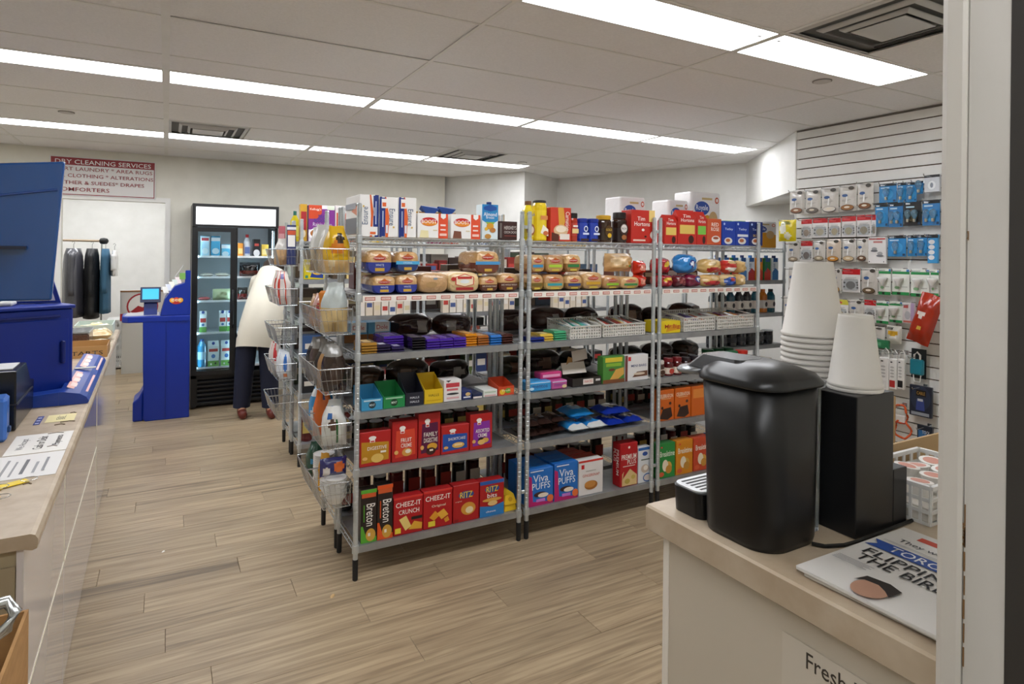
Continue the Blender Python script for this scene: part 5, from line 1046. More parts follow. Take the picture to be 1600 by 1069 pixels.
o = box((2.265,0.181,0.21), Z0, .06, 'e4e0de', [R(0, .94, 1, 1, 'c8342a'), R(.1, .76, .22, .88, 'c8242a'), T('GINGERSNAP', .5, .56, .7, .08, 'c85a48'), El(.5, .27, .54, .26, 'a86a2c'), El(.46, .3, .46, .2, 'c88a44'), R(.28, .68, .7, .7, 'b8b4b0')], 'cookie_box', 'white gingersnap box with a red top edge', 'cookie box')
for j in range(3): c = obj('cookie_box', o.data, M('a8281e', .4), None, (o.location.x-.02*j-.01, o.location.y+.064*(j+1), o.location.z)); tag(c, '%s red-topped cookie box behind the white gingersnap box' % ORD[j], 'cookie box')
o = box((2.558,0.141,0.27), Z0, .075, 'b0161e', [T('PREMIUM', .5, .68, .84, .12, 'f4efe8'), T('PLUS', .66, .56, .5, .11, 'f4efe8'), El(.5, .9, .12, .06, 'f0dcd4'), R(.15, .46, .85, .48, 'e8c8c0'), P([(.1, .16), (.55, .4), (.95, .24), (.95, .02), (.1, .02)], 'dcc088'), El(.4, .12, .3, .12, 'b8a04a'), El(.74, .2, .24, .1, 'c8b05a'), P([(.1, .3), (.2, .36), (.1, .1)], 'dcc088')], 'cracker_box', 'red soda cracker box with lettering on its side', 'cracker box')
d_ = .0375; w_ = o.dimensions.x
obj('lettering', text_mesh('PREMIUM'), M('f4efe8', .4), o, (-w_/2-.0012, -.012, .15), (0, math.pi/2, -math.pi/2), (.16, 1, .024)); obj('lettering', text_mesh('PLUS'), M('f4efe8', .4), o, (-w_/2-.0012, .016, .19), (0, math.pi/2, -math.pi/2), (.08, 1, .024))
box((2.688,0.109,0.225), Z0, .06, 'dde0e4', [R(0, .92, 1, 1, '2a62a8'), El(.5, .82, .4, .12, '2a4f9a'), R(.2, .64, .9, .67, '4a5a4a'), El(.5, .4, .6, .24, 'c9b8a8'), El(.55, .42, .34, .14, 'efe6dc'), El(.7, .14, .7, .24, '2a62a8'), El(.7, .14, .58, .18, 'd8ccc4')], 'cracker_box', 'white and blue cracker box at the right of the bottom shelf', 'cracker box')
# ---- right rack, top shelf
rr_ = 'on the right rack'
TB = [R(.1, .3, .9, .56, 'e0c060'), T('Tim', .45, .82, .4, .09, 'f6ece4'), T('Hortons', .5, .7, .7, .1, 'f6ece4'), El(.7, .14, .3, .24, '3a1c14')]
for i, (g_, pc) in enumerate((((2.888,0.111,0.191), 'e0c060'), ((3.032,0.167,0.228), 'e0c060'), ((3.165,0.092,0.223), '7ac04a'))):
    x, w_, h_ = g_
    o = obj('coffee_bag', B().loft([[(-w_/2, 0, 0), (w_/2, 0, 0), (w_/2, .07, 0), (-w_/2, .07, 0)], [(-w_/2, 0, h_*.78), (w_/2, 0, h_*.78), (w_/2, .07, h_*.78), (-w_/2, .07, h_*.78)], [(-w_/2*.98, .03, h_*.96), (w_/2*.98, .03, h_*.96), (w_/2*.98, .04, h_*.96), (-w_/2*.98, .04, h_*.96)], [(-w_/2*.98, .03, h_), (w_/2*.98, .03, h_), (w_/2*.98, .034, h_), (-w_/2*.98, .034, h_)]]).mesh('coffee_bag'), M('c0281e', .3), None, (x, FY, Z5+.0006)); tag(o, '%s red ground coffee bag %s' % (ORD[i], rr_), 'coffee bag', 'red coffee bags')
    decals(o, [(q if q[0] != 'r' else R(.1, .3, .9, .56, pc)) for q in TB], w_, h_, 0)
box((3.282,0.137,0.178), Z5, .08, 'c8552c', [T('RED', .55, .78, .5, .14, 'f6ece0'), T('ROSE', .55, .6, .56, .14, 'f6ece0'), El(.6, .22, .6, .26, 'e9e2dc'), El(.6, .26, .4, .1, '9a4a2a')], 'tea_box', 'orange tea box beside the red coffee bags', 'tea box')
for i, (g_, c2) in enumerate((((3.424,0.133,0.167), 'e8ecf6'), ((3.561,0.136,0.17), 'd9def0'), ((3.702,0.137,0.172), '10204a'))):
    o = box(g_, Z5, .08, '1c3fa4' if i < 2 else '142a6e', [T('Tetley', .5, .66, .6, .12, 'dfe8f8'), El(.15, .88, .12, .1, 'b8cdf0'), El(.45, .18, .6, .28, 'e6e2dc'), El(.42, .2, .34, .14, 'b8683a')]+([R(.1, .36, .9, .46, 'e6eaf4')] if i == 1 else [])+([T('BOLD', .5, .42, .5, .1, 'd8b45a')] if i == 2 else []), 'tea_box', ('left blue tea box', 'middle blue tea box with a white band', 'right navy tea box')[i]+' '+rr_, 'tea box')
    obj('top_strip', cbox(.07, .07, .004, .001), M('8cc04a', .5), o, (0, 0, o.dimensions.z)) if i < 2 else None
# ---- right rack, buns and bagels
def bun(xwh, z, c, spots, label, t=.12, y=FY+.075, s=0): x, w_, h_ = xwh; return pouch('bun_bag', label, 'bread', (x, y, z+.001), w_, h_, t, [(0, 1.1, c)], spots, seed=s, group='bun bags on the right rack', crimp=.0)
bun((2.877,0.156,0.086), Z4, 'a81e26', [(.6, .6, .5, .4, 'd8b43a'), (.6, .5, .3, .2, 'b8242a')], 'lower left red bun bag with yellow badge '+rr_, s=90); bun((3.012,0.104,0.083), Z4, '6a2028', [(.5, .5, .5, .4, '8a3a3a')], 'small dark red bun bag in the lower row', s=91); bun((3.135,0.141,0.088), Z4, '7a1a38', [(.7, .6, .4, .5, '2a3a7a'), (.7, .6, .2, .3, 'dfe2ec')], 'maroon bun bag with a navy badge', s=92)
bun((3.309,0.197,0.084), Z4, 'd8b06a', [(.5, .3, .8, .4, 'b8282a'), (.5, .75, .3, .3, 'e8cfa0')], 'lower bagel bag with a red label', s=93); bun((3.485,0.141,0.085), Z4, 'e0c894', [(.5, .4, .9, .8, '2a52a8'), (.5, .6, .4, .3, 'b8342a')], 'lower bun bag with a blue label', s=94); bun((3.595,0.079,0.087), Z4, 'd6b070', [(.5, .5, .5, .4, 'e8cc98')], 'narrow plain bagel bag in the lower row', s=95)
z_ = Z4+.092
bun((2.86, .14, .105), z_, 'b01c26', [(.6, .6, .4, .4, 'd8b43a')], 'upper left red bun bag '+rr_, s=96); bun((3.08, .2, .13), z_, '2a84cc', [(.6, .5, .3, .4, '1c3a8a'), (.6, .5, .16, .24, 'dfe8f4')], 'upper bright blue bun bag with a navy badge', s=97); bun((3.31, .2, .1), z_, 'd9b26c', [(.5, .25, .7, .4, 'b02a28'), (.4, .7, .3, .3, 'ecd4a4')], 'upper bagel bag with a red and green label', s=98); bun((3.49, .13, .095), z_, 'c8342c', [(.5, .3, .8, .3, 'e6ded0'), (.5, .85, .6, .3, 'd8b47c')], 'upper red bun bag with a white band', s=99); bun((3.6, .08, .09), z_, 'd6b070', [], 'upper narrow bagel bag at the right', s=100)
# ---- right rack, candy baskets
box((2.889,0.184,0.079), Z3, .15, 'e4c81c', [P([(.3, .1), (1, .3), (1, .6), (.4, .7)], 'd89a1e'), T('Mr.Big', .6, .5, .7, .45, 'b03a1e')], 'candy_box', 'yellow candy bar box at the left of the right rack', 'candy box')
pbasket((3.155, .285), 'left perforated basket of candy on the right rack', h=.12); candy((3.155, .285), ['5a3a7a', 'd8d4e0', 'c85a2c', 'e6e2dc', '8a2a2c', '6a5a9a'], 'in the left basket of the right rack', 10)
pbasket((3.505, .36), 'right perforated basket of candy on the right rack', h=.12); candy((3.505, .36), ['b82a2c', 'e8dcd4', '4a2a20', 'd8a02c', 'e06a1e', '7a2a5a'], 'in the right basket of the right rack', 11)
# ---- right rack, jars
JD = (('d9d4cc', '4a2416', 'spread jar with a white lid', .034, .105), ('7a1a20', '5a1418', 'first red jam jar', .034, .115), ('7a1a20', '5a1418', 'second red jam jar', .034, .115), ('2a2024', '2a1414', 'dark berry jam jar', .034, .11), ('1c1a20', '3a1a1c', 'black-lidded jam jar', .034, .115), ('c8c4bc', '5a3020', 'small brown jar with a pale lid', .032, .1))
for i, (cap, body, lb, r_, h_) in enumerate(JD):
    jar('jam_jar', lb+' on the jar shelf of the right rack', 'jar', 2.835+.078*i, FY+.04, Z2+.0008, r_, h_, body, cap, (.15, .6, 'e6d6c8'), [El(.5, .36, .6, .4, ('4a2c1c', 'b83a2c', 'b83a2c', '3a2a4a', '8a3a3a', 'a86a3a')[i])], 'jars on the right rack', .85, .22)
    jar('jam_jar', 'dark jar in the rear row of the jar shelf', 'jar', 2.835+.078*i, FY+.14, Z2+.0008, r_, h_*1.02, '2a1614', '3a2420', None, (), 'rear jars on the right rack', .85, .22)
for i in range(3): jar('peanut_butter_jar', ('first green', 'second green', 'red')[i]+'-lidded jar at the right of the jar shelf', 'jar', 3.42+.1*i, FY+.05, Z2+.0008, .042, .12, ('1e7a44', '1c8048', 'a8261e')[i], ('1a6a3a', '1a7040', 'c82a20')[i], (.1, .7, ('2a8a50', '2a9054', 'b83024')[i]), [El(.5, .4, .6, .5, 'e0a83a'), El(.5, .4, .36, .3, '8a5a30')], 'jars on the right rack', .96, .2)
for i in range(3): jar('peanut_butter_jar', 'dark green-lidded jar in the rear row of the right rack', 'jar', 3.40+.1*i, FY+.16, Z2+.0008, .042, .125, '1a4a30', '165a34', None, (), 'rear green jars on the right rack', .96, .2)
for i in range(4):
    x = 2.862+.148*i
    box((x, .14, .2), Z1, .06, 'd0641a', [T('CELEBRATION', .5, .8, .86, .12, 'f2e2c8'), R(.2, .7, .8, .715, 'f0c890'), P([(.1, .08), (.3, .38), (.8, .42), (.9, .12), (.6, .02)], '35201a'), El(.75, .55, .16, .1, '4a2c20'), El(.26, .42, .14, .1, '2a1814')] if i < 2 else [R(.1, .6, .9, .9, 'e08a3a')], 'biscuit_box', ('left', 'second', 'third', 'right')[i]+' orange chocolate biscuit box on the right rack', 'biscuit box')
for i in range(4):
    x = 2.872+.158*i; c = ('2a8a3e', 'd88a1e', 'c84a2c', '3a6ab0')[i]
    box((x, .15, .225), Z0, .07, c, [T('Breaktime', .54, .7, .84, .16, 'eef2e4'), El(.6, .32, .4, .3, 'd8a84a'), El(.42, .36, .34, .34, 'efe2c8'), El(.62, .24, .36, .24, 'c8903a'), El(.2, .12, .3, .14, 'd8603a'), El(.2, .9, .1, .05, 'd8403a')], 'cookie_box', ('green', 'golden yellow', 'red', 'blue')[i]+' cookie box on the bottom shelf of the right rack', 'cookie box')

# ================================================================ GOODS ON THE REAR RACKS AND IN THE END BASKETS
BY = 3.455
def fill(x0, x1, y, z, kinds, label, cat, name, seed, hr=(.1, .17), wr=(.07, .12), d=.1, gap=.006, cols=('5a2a20',), shape='box', skip=0.):
    rn = random.Random(seed); x = x0+.02; k = 0
    while x < x1-.03:
        w_ = rn.uniform(*wr); h_ = rn.uniform(*hr); c = rn.choice(cols)
        if x+w_ > x1-.015: break
        if rn.random() >= skip:
            if shape == 'box':
                o = obj(name, cbox(round(w_, 2)-.004, d, round(h_, 2), .002), M(c, .4), None, (x+w_/2, y+d/2, z+.0008)); tag(o, label, cat, label)
                obj('printed_panel', UNIT, M(rn.choice(('e6dfd4', 'd9c9a0', 'b8423a', '4a5a8a')), .4), o, (0, -d/2-.0005, h_*rn.uniform(.35, .7)), sc=(w_*.7, 1, h_*.28))
            elif shape == 'can':
                jar(name, label, cat, x+w_/2, y+w_/2+.01, z+.0008, w_/2-.003, h_, c, 'a8abad', (.1, .9, c), [R(.1, .3, .9, .7, rn.choice(('e2d8c8', 'c8b060', 'a83a30')))], label, .97, .05, shoulder=.02)
            elif shape == 'bag':
                pouch(name, label, cat, (x+w_/2, y+d/2, z+.001), w_, h_, d, [(0, 1.1, c)], [(rn.uniform(.3, .7), .5, .3, .6, rn.choice(('8a6a58', '6a4a3a', '9a948c')))], seed=seed*31+k, group=label, nx=9, nz=8, crimp=0)
        x += w_+gap; k += 1
BN = ('left', 'middle', 'right')
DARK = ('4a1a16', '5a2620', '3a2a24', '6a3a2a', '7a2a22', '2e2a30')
for i in range(3):
    a, b_ = RX[i], RX[i]+RW; r = '%s back-to-back rack' % BN[i]
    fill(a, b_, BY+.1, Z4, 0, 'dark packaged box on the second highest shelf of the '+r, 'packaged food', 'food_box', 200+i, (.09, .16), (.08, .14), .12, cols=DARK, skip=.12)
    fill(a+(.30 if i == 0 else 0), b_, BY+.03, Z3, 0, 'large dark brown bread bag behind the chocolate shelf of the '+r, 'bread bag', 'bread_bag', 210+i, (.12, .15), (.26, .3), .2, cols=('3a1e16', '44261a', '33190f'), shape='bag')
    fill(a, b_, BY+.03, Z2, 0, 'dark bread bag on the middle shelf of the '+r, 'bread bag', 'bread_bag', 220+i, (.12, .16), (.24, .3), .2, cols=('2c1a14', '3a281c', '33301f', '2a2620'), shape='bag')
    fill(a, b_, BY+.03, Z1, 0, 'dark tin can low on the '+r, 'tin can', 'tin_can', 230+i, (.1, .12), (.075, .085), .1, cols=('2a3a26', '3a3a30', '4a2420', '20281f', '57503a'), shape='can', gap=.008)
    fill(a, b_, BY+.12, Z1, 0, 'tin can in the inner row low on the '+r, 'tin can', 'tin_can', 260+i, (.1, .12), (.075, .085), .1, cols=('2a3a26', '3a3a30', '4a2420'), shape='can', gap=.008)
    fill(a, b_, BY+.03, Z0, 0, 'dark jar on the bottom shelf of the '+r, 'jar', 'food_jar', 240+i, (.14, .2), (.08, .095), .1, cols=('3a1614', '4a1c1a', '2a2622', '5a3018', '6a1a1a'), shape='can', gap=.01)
    a, b_ = CX[i], CX[i]+RW; r = '%s second-aisle rack' % BN[i]
    if i: fill(a, b_, 4.90, Z5, 0, 'cereal or snack box on top of the '+r, 'cereal box', 'cereal_box', 300+i, (.16, .21), (.1, .2), .07, cols=('c8a02c', 'b8482c', '3a5a9a', '8a2a5a'), skip=.5)
    fill(a+(.22 if i == 0 else 0), b_, 4.90, Z4, 0, 'packet on the second highest shelf of the '+r, 'packaged food', 'food_packet', 310+i, (.1, .19), (.07, .13), .1, cols=('8a2a22', 'c8b070', '4a3a2a', 'b8a898', '6a1e1c', '3a4a5a'), skip=.05)
    fill(a+.16, b_, 4.885, Z3, 0, 'small white drink carton with red print on the '+r, 'drink carton', 'small_carton', 320+i, (.125, .13), (.055, .065), .05, .004, ('e2d6c4', 'e6ddd0', 'dccdb8'), skip=.22)
    fill(a, b_, 4.90, Z2, 0, 'mixed grocery box on the middle shelf of the '+r, 'packaged food', 'food_box', 330+i, (.1, .18), (.08, .14), .12, cols=('3a5a8a', 'd8d4cc', '8a4a3a', 'b89a4a', '57606a'))
    fill(a, b_, 4.90, Z1, 0, 'grocery packet low on the '+r, 'packaged food', 'food_packet', 340+i, (.12, .2), (.09, .15), .12, cols=('5a6a3a', '8a2a2a', 'c8b89a', '3a4a7a', '2a2a2c'))
    fill(a, b_, 4.90, Z0, 0, 'dark bottle on the bottom shelf of the '+r, 'bottle', 'sauce_bottle', 350+i, (.18, .24), (.08, .095), .1, cols=('3a2a1c', '6a5a1c', '2a3a24', '5a1c1c'), shape='can', gap=.01)
    r = '%s far rack behind the second aisle' % BN[i]
    for q, z_ in enumerate((Z1, Z2, Z3, Z4)):  # mid-tone packs added to block the bright wall and darken the gaps
        fill(a, b_, 5.26, z_, 0, 'added gap-darkening pack on the %s shelf of the %s' % (('second', 'third', 'fourth', 'fifth')[q], r), 'household pack', 'gap_filler_pack', 360+i*5+q, (.16, .23), (.13, .2), .2, .005, ('6a6660', '8a8478', '4a5560', '5a4a44', '7a6a5a', '54604e'))
# recognisable things on the back-to-back row
def dole(x, i): carton('fruit_cup_pack', ('left', 'right')[i]+' blue and white fruit cup pack behind the gold bars', 'fruit pack', x, BY+.02, Z3+.0008, .13, .11, .12, '5aa0c8', [R(0, .0, 1, .4, '8a5a2c'), R(.3, .5, .95, 1, 'e6e4de'), T('Dole', .62, .74, .5, .22, 'b82a24')])
dole(.93, 0); dole(1.065, 1)
carton('cracker_box', 'golden cracker pack behind the white drink cartons', 'cracker box', 1.235, BY+.02, Z5+.0008, .11, .165, .08, 'b98a2e', [R(0, .35, 1, .75, '6a2420'), El(.5, .4, .5, .3, 'c89a5a')])
for i, x in enumerate((1.39, 1.5)):
    o = pouch('bread_bag', ('left', 'right')[i]+' brown bread bag with a blue tie on the top shelf', 'bread bag', (x, BY+.1, Z5+.001), .13, .17, .1, [(0, 1.1, 'a87a4c')], [(.5, .5, .5, .4, 'c89c68'), (.3, .3, .3, .3, '8a4a34')], seed=400+i)
    b = B(); b.loft([[(-.02, -.012, .15), (.02, -.012, .15), (.02, .012, .15), (-.02, .012, .15)], [(-.06, -.015, .205), (.06, -.015, .19), (.06, .015, .2), (-.06, .015, .185)]]); b.obj('blue_tie', M('1f4a9a', .35), o)
carton('tea_box', 'silver and yellow tea box behind the cocoa box', 'tea box', 1.83-.1, BY+.02, Z5+.0008, .13, .165, .07, 'b8b4ac', [R(0, .85, 1, 1, 'd8b02c'), R(.05, .2, .6, .7, 'd4d0ca'), R(.65, .2, .95, .7, 'b8403a')])
# cereal on the second row
carton('cereal_box', 'purple raisin cereal box with an orange corner on the second rack', 'cereal box', 1.036, 4.885, Z5+.0008, .195, .275, .065, '7a2a86', [R(.0, .0, 1, .32, 'd8d2dc'), R(0, .9, 1, 1, 'ece8f0'), P([(.0, 1), (.5, 1), (.5, .78), (.3, .62), (0, .62)], 'c8441e'), T("Kellogg's", .26, .88, .42, .08, 'f6ece0'), T('TWO', .5, .68, .3, .1, '2a3a8a'), T('SCOOPS', .46, .58, .52, .1, '2a3a8a'), T('Raisin Bran', .52, .47, .72, .1, 'd8c6e0'), El(.34, .2, .7, .34, 'efeef0'), El(.34, .22, .56, .24, 'a86a34'), R(.7, .88, .98, .99, 'dfe6d4')])
for i, (x, c, c2, lb) in enumerate(((.905, 'c89a2a', 'a8242c', 'yellow cereal box at the left end of the second rack'), (1.19, 'e2dcd8', 'c8542c', 'white and orange cereal box beside the purple one'), (1.30, 'b8602c', 'e2d8c8', 'brown orange cereal box on the second rack'), (1.48, 'd8b83a', '3a5a9a', 'yellow and blue cereal box on the second rack'))):
    carton('cereal_box', lb, 'cereal box', x, 4.90, Z5+.0008, .05 if i == 0 else .1, .28, .06, c, [R(.1, .3, .9, .8, c2), El(.5, .2, .6, .2, 'e6d8b8')])
carton('pasta_dinner_box', 'bright yellow dinner box with a navy bowl on the second rack', 'food box', .985, 4.89, Z4+.0008, .15, .15, .06, 'd8c414', [P([(.3, .1), (.95, .04), (.95, .3), (.4, .4)], '1f3a8a'), El(.66, .42, .6, .4, 'e2b23a'), R(.08, .74, .5, .86, 'e8e2c0'), R(.06, .06, .2, .2, '2a7a6a')])
jar('dish_soap', 'yellow soap bottle with a green cap on the second rack', 'bottle', .915, 5.33, Z5+.0008, .036, .25, 'd8c82a', '1f6a5a', (.2, .6, 'e0d85a'), (), None, .35, .14, shoulder=.35)
# bathroom tissue packs on the far side
def tissue(x, y, z, w_, h_, c, label, name='tissue_pack'):
    o = obj(name, B().loft([rr3(0, -w_/2, w_/2, -.09, .09, .02), rr3(.01, -w_/2, w_/2, -.095, .095, .02), rr3(h_-.01, -w_/2, w_/2, -.095, .095, .02), rr3(h_, -w_/2+.004, w_/2-.004, -.09, .09, .02)]).mesh('pack'), M('e9e7e6', .3, coat=.4, bump=.3, bs=30), None, (x, y, z+.0008)); tag(o, label, 'tissue pack', 'tissue packs')
    decals(o, [P([(.04, .02), (.96, .02), (.96, .5), (.55, .58), (.04, .5)], c), El(.36, .7, .5, .26, '2a4fa0'), T('Royale', .36, .7, .4, .13, 'eef2fa'), El(.74, .5, .3, .3, 'c8a878'), R(.35, .86, .7, .9, 'c8b07a'), El(.86, .86, .13, .12, 'c8502c'), El(.86, .86, .08, .07, 'efe6e0')], w_, h_, -.096)
x_, w__, h__ = 2.931,0.23,0.339
tissue(x_, 3.6, Z5, w__, h__, '7a2a4a', 'tissue pack with a maroon base on the back-to-back rack')
x_, w__, h__ = 3.368,0.2,0.339
tissue(x_, 3.6, Z5, w__, h__, 'c9d2dc', 'plain white tissue pack on the back-to-back rack')
x_, w__, h__ = 3.652,0.314,0.414
tissue(x_, 3.6, Z5, w__, h__, 'dc9a1e', 'large tissue pack with an orange base on the back-to-back rack')
tissue(4.755, 3.96, Z5, .36, .245, 'dc9a1e', 'tissue pack with an orange base next to the slat wall')
# drinks on the rack under the soffit
for i in range(8):
    c, c2 = (('dfe8f0', 'b8302c'), ('e08a1e', 'c8402c'), ('2a7a44', 'c83a2c'), ('dfe6ea', '3a7ab8'))[i % 4]
    o = carton('juice_carton', '%s juice carton in the row under the soffit' % ORD[i], 'juice carton', 4.14+.105*i, 3.83, Z4+.0008, .082, .2, .075, c, [P([(0, 0), (1, 0), (1, .4), (.5, .55), (0, .35)], c2), R(.15, .82, .85, 1, '2a5a9a'), T('OASIS', .3, .55, .28, .4, '2a4a8a', math.pi/2)], 'juice cartons under the soffit')
    obj('cap', B().lathe([(.017, 0), (.017, .022)], 12).mesh('cap'), M(('2a6ab0', '1c2a5a')[i % 2], .4), o, (.01, -.01, .2))
for i in range(8): jar('drink_bottle', '%s sports drink bottle in the row under the soffit' % ORD[i], 'bottle', 4.14+.105*i, 3.88, Z3+.0008, .04, .21, ('22303a', '2a2a2c', '1f4a5a', '2a2a2e', '2a2a2c', '1c5a6a', 'c8701e', '1f5a6a')[i], 'c86a1e' if i == 6 else '22262a', (.2, .6, 'ded6cc'), [El(.5, .4, .4, .24, '3a3436')], 'drink bottles under the soffit', .5, .12, shoulder=.3)
for i in range(7): jar('tin_can', '%s dark tin on the middle shelf under the soffit' % ORD[i], 'tin can', 4.13+.118*i, 3.88, Z2+.0008, .048, .12, ('1c1d20', '2a2c30')[i % 2], 'b8bcc0', (.3, .7, '3a3c40'), (), 'dark tins under the soffit', .97, .08, shoulder=.03)
for i in range(3): carton('paper_stack', ('lower', 'middle', 'upper')[i]+' stack of white cartons on the lower shelf under the soffit', 'carton', 4.72, 3.83, Z1+.0008+.052*i, .24, .05, .2, ('b9aa94', 'd6cfc4', 'c4b8a4')[i], [R(0, .0, .5, .3, 'e2ddd4')])
pouch('garbage_bag', 'dark green and yellow pack low under the soffit', 'pack', (4.4, 3.92, Z1+.001), .3, .16, .12, [(0, .5, '2f3a24'), (.5, 1.1, '6a6a24')], seed=420)
pouch('garbage_bag', 'navy pack on the lowest shelf under the soffit', 'pack', (4.6, 3.92, Z0+.001), .4, .2, .14, [(0, 1.1, '1f2a44')], [(.5, .5, .4, .4, 'c9ccd4')], seed=421)
# ---------------------------------------------------------------- contents of the wire baskets
def bag(label, x, y, z, w_, h_, t, c, spots=(), rz=0, tilt=0, s=0, cat='snack bag', name='snack_bag', tr=0.): return pouch(name, label, cat, (x, y, z+.002), w_*.86, h_, t*.85, c if not isinstance(c, str) else [(0, 1.1, c)], spots, rot=(tilt, 0, rz), seed=s, tr=tr, pinch=.45)
bx_ = RX[0]-.019-.072; fl = lambda i: BZ[i]-.121
NE, FA = 3.205, 3.475
bag('yellow crisp bag in the top near basket', bx_+.005, 3.16, fl(0), .15, .235, .1, [(0, .28, 'e6c080'), (.28, 1.1, 'e2b41c')], [(.5, .55, .6, .3, 'd8801e'), (.3, .2, .3, .2, 'efd9a8'), (.6, .75, .4, .2, '3a2a1a')], -.1, .1, 500)
bag('clear bag of macaroni in the top near basket', bx_-.01, 3.27, fl(0), .12, .22, .07, [(0, .55, 'cfae74'), (.55, 1.1, 'd8d8d4')], (), -.5, .0, 501)
bag('small yellow packet tucked behind the crisp bag', bx_+.03, 3.32, fl(0)+.03, .07, .17, .04, 'e0cc1c', (), .4, 0, 502)
bag('clear bag of trail mix in the top far basket', bx_-.01, 3.43, fl(0), .12, .25, .07, [(0, .5, 'b89a6a'), (.5, 1.1, 'dadad6')], (), -.4, 0, 503)
bag('clear bag of nuts in the top far basket', bx_+.0, 3.54, fl(0), .11, .24, .07, [(0, .5, 'c0a070'), (.5, 1.1, 'd6d6d2')], (), -.4, 0, 504)
bag('clear bag of oat flakes in the second near basket', bx_+.0, 3.17, fl(1), .15, .25, .1, [(0, .48, 'd9bf88'), (.48, 1.1, 'c9d2d0')], [(.5, .1, .1, .3, 'b89a62')], -.2, .05, 505)
carton('biscuit_packet', 'orange biscuit packet leaning in the second basket', 'biscuit packet', bx_-.01, 3.28, fl(1)+.005, .06, .2, .04, 'd8822a', [R(.1, .2, .9, .5, 'e8c898')], None, -.5, tilt=.25)
bag('pink wafer packet in the second far basket', bx_-.01, 3.43, fl(1), .11, .18, .07, [(0, .5, 'b88a62'), (.5, 1.1, 'd8b0a8')], [(.5, .6, .4, .3, 'c85a5a')], -.5, 0, 506)
bag('tan cookie bag in the second far basket', bx_-.0, 3.54, fl(1), .11, .17, .07, 'b99068', [(.5, .5, .5, .4, '8a5a3a')], -.4, 0, 507)
for i, (y, c, lb) in enumerate(((3.14, '3a2c26', 'dark rye bread bag at the front of the middle near basket'), (3.235, 'b0875a', 'brown bread bag in the middle near basket'), (3.31, '36302c', 'second dark bread bag in the middle near basket'), (3.43, '5a4a40', 'grey brown bread bag in the middle far basket'), (3.53, '2e2826', 'black bread bag in the middle far basket'))):
    bag(lb, bx_-.005, y, fl(2), .14, .225, .075, [(0, .8, c), (.8, 1.1, '8c8a86')], [(.5, .45, .4, .4, '4a3a32' if i != 1 else 'd0a878')], -.15+.1*(i % 3), .05, 510+i, 'bread bag', 'bread_bag')
bag('white and green flour bag at the front of the fourth basket', bx_+.0, 3.14, fl(3), .14, .2, .07, [(0, .5, 'd9dcd6'), (.5, 1.1, 'e6e6e2')], [(.3, .8, .24, .18, '2a62a8'), (.62, .4, .12, .7, '2a6a3a'), (.42, .55, .3, .3, '5a4438')], -.2, .1, 520, 'food bag', 'food_bag')
bag('second white and green bag in the fourth basket', bx_+.02, 3.25, fl(3), .13, .21, .07, 'e0e2dc', [(.4, .8, .24, .18, '2a62a8'), (.7, .4, .16, .8, '2f6a3a'), (.4, .5, .3, .3, '4a382e')], -.1, .1, 521, 'food bag', 'food_bag')
bag('orange packet in the fourth basket', bx_-.01, 3.335, fl(3), .12, .24, .05, 'dc6a1c', [(.6, .85, .2, .12, '2a2a5a')], -.3, 0, 522, 'food bag', 'food_bag')
bag('blue and white wipes pack in the fourth far basket', bx_-.0, 3.44, fl(3), .15, .26, .08, [(0, 1.1, '2f92d0')], [(.3, .3, .4, .5, 'dfe6ea'), (.2, .8, .5, .2, 'e6ecf0'), (.7, .6, .3, .3, '1f62a8')], -.4, 0, 523, 'pack', 'wipes_pack')
bag('red brown packet in the fourth far basket', bx_+.03, 3.54, fl(3), .1, .2, .05, '8a3a2a', (), -.3, 0, 524, 'food bag', 'food_bag')
def bowls(x, y, z, n, r_, label):
    me = B().lathe([(r_*.6, 0), (r_*.98, .034), (r_*1.04, .036), (r_*1.04, .038), (r_*.9, .034)], 20).mesh('bowl')
    for i in range(n): tag(obj('foam_bowl', me, M('ebe9e4', .5), None, (x, y, z+.011*i)), '%s white foam bowl %s' % (ORD[i], label), 'foam bowl', 'white foam bowls '+label)
bowls(bx_+.012, 3.145, fl(4)+.004, 9, .053, 'in the lowest near basket'); bowls(bx_+.012, 3.262, fl(4)+.004, 5, .05, 'at the back of the lowest near basket'); bowls(bx_+.012, 3.41, fl(4)+.004, 13, .054, 'in the lowest far basket')
pouch('napkin_pack', 'navy and orange pack lying on the foam bowls', 'pack', (bx_, 3.15, fl(4)+.139), .13, .09, .05, [(0, 1.1, '2a2a6a')], [(.7, .5, .4, .6, 'd8682c'), (.2, .3, .3, .5, 'dedad6')], seed=530)
bag('yellow plate pack standing in the lowest near basket', bx_+.0, 3.322, fl(4), .09, .2, .02, 'e0a42a', (), -.6, 0, 531, 'pack', 'plate_pack')
bag('dark green pack with a blue label in the lowest far basket', bx_+.0, 3.55, fl(4), .13, .2, .09, [(0, 1.1, '1f4a34')], [(.5, .5, .6, .2, '2a8ab8')], -.3, 0, 532, 'pack', 'plate_pack')
b2 = CX[0]-.019-.072
bag('clear bag of rolls in the top basket of the second rack', b2-.02, 5.02, fl(0), .14, .2, .1, [(0, .6, 'b8946a'), (.6, 1.1, 'cdc9c2')], (), -.3, 0, 540, 'bread bag', 'bread_bag')
carton('foil_box', 'tall navy and red box in the top basket of the second rack', 'foil box', b2+.03, 4.93, fl(0)+.004, .065, .3, .05, '1c2a5a', [R(0, .88, 1, .95, 'd8d8dc'), R(.05, .75, .95, .86, 'c8502c'), R(.1, .45, .9, .74, 'e2e0dc')], None, -.1, tilt=-.05)
carton('foil_box', 'pink narrow box behind the navy box', 'foil box', b2-.0, 5.2, fl(0)+.004, .05, .3, .05, 'b8606a', [R(.1, .2, .9, .8, 'd8a0a4')], None, -.2)
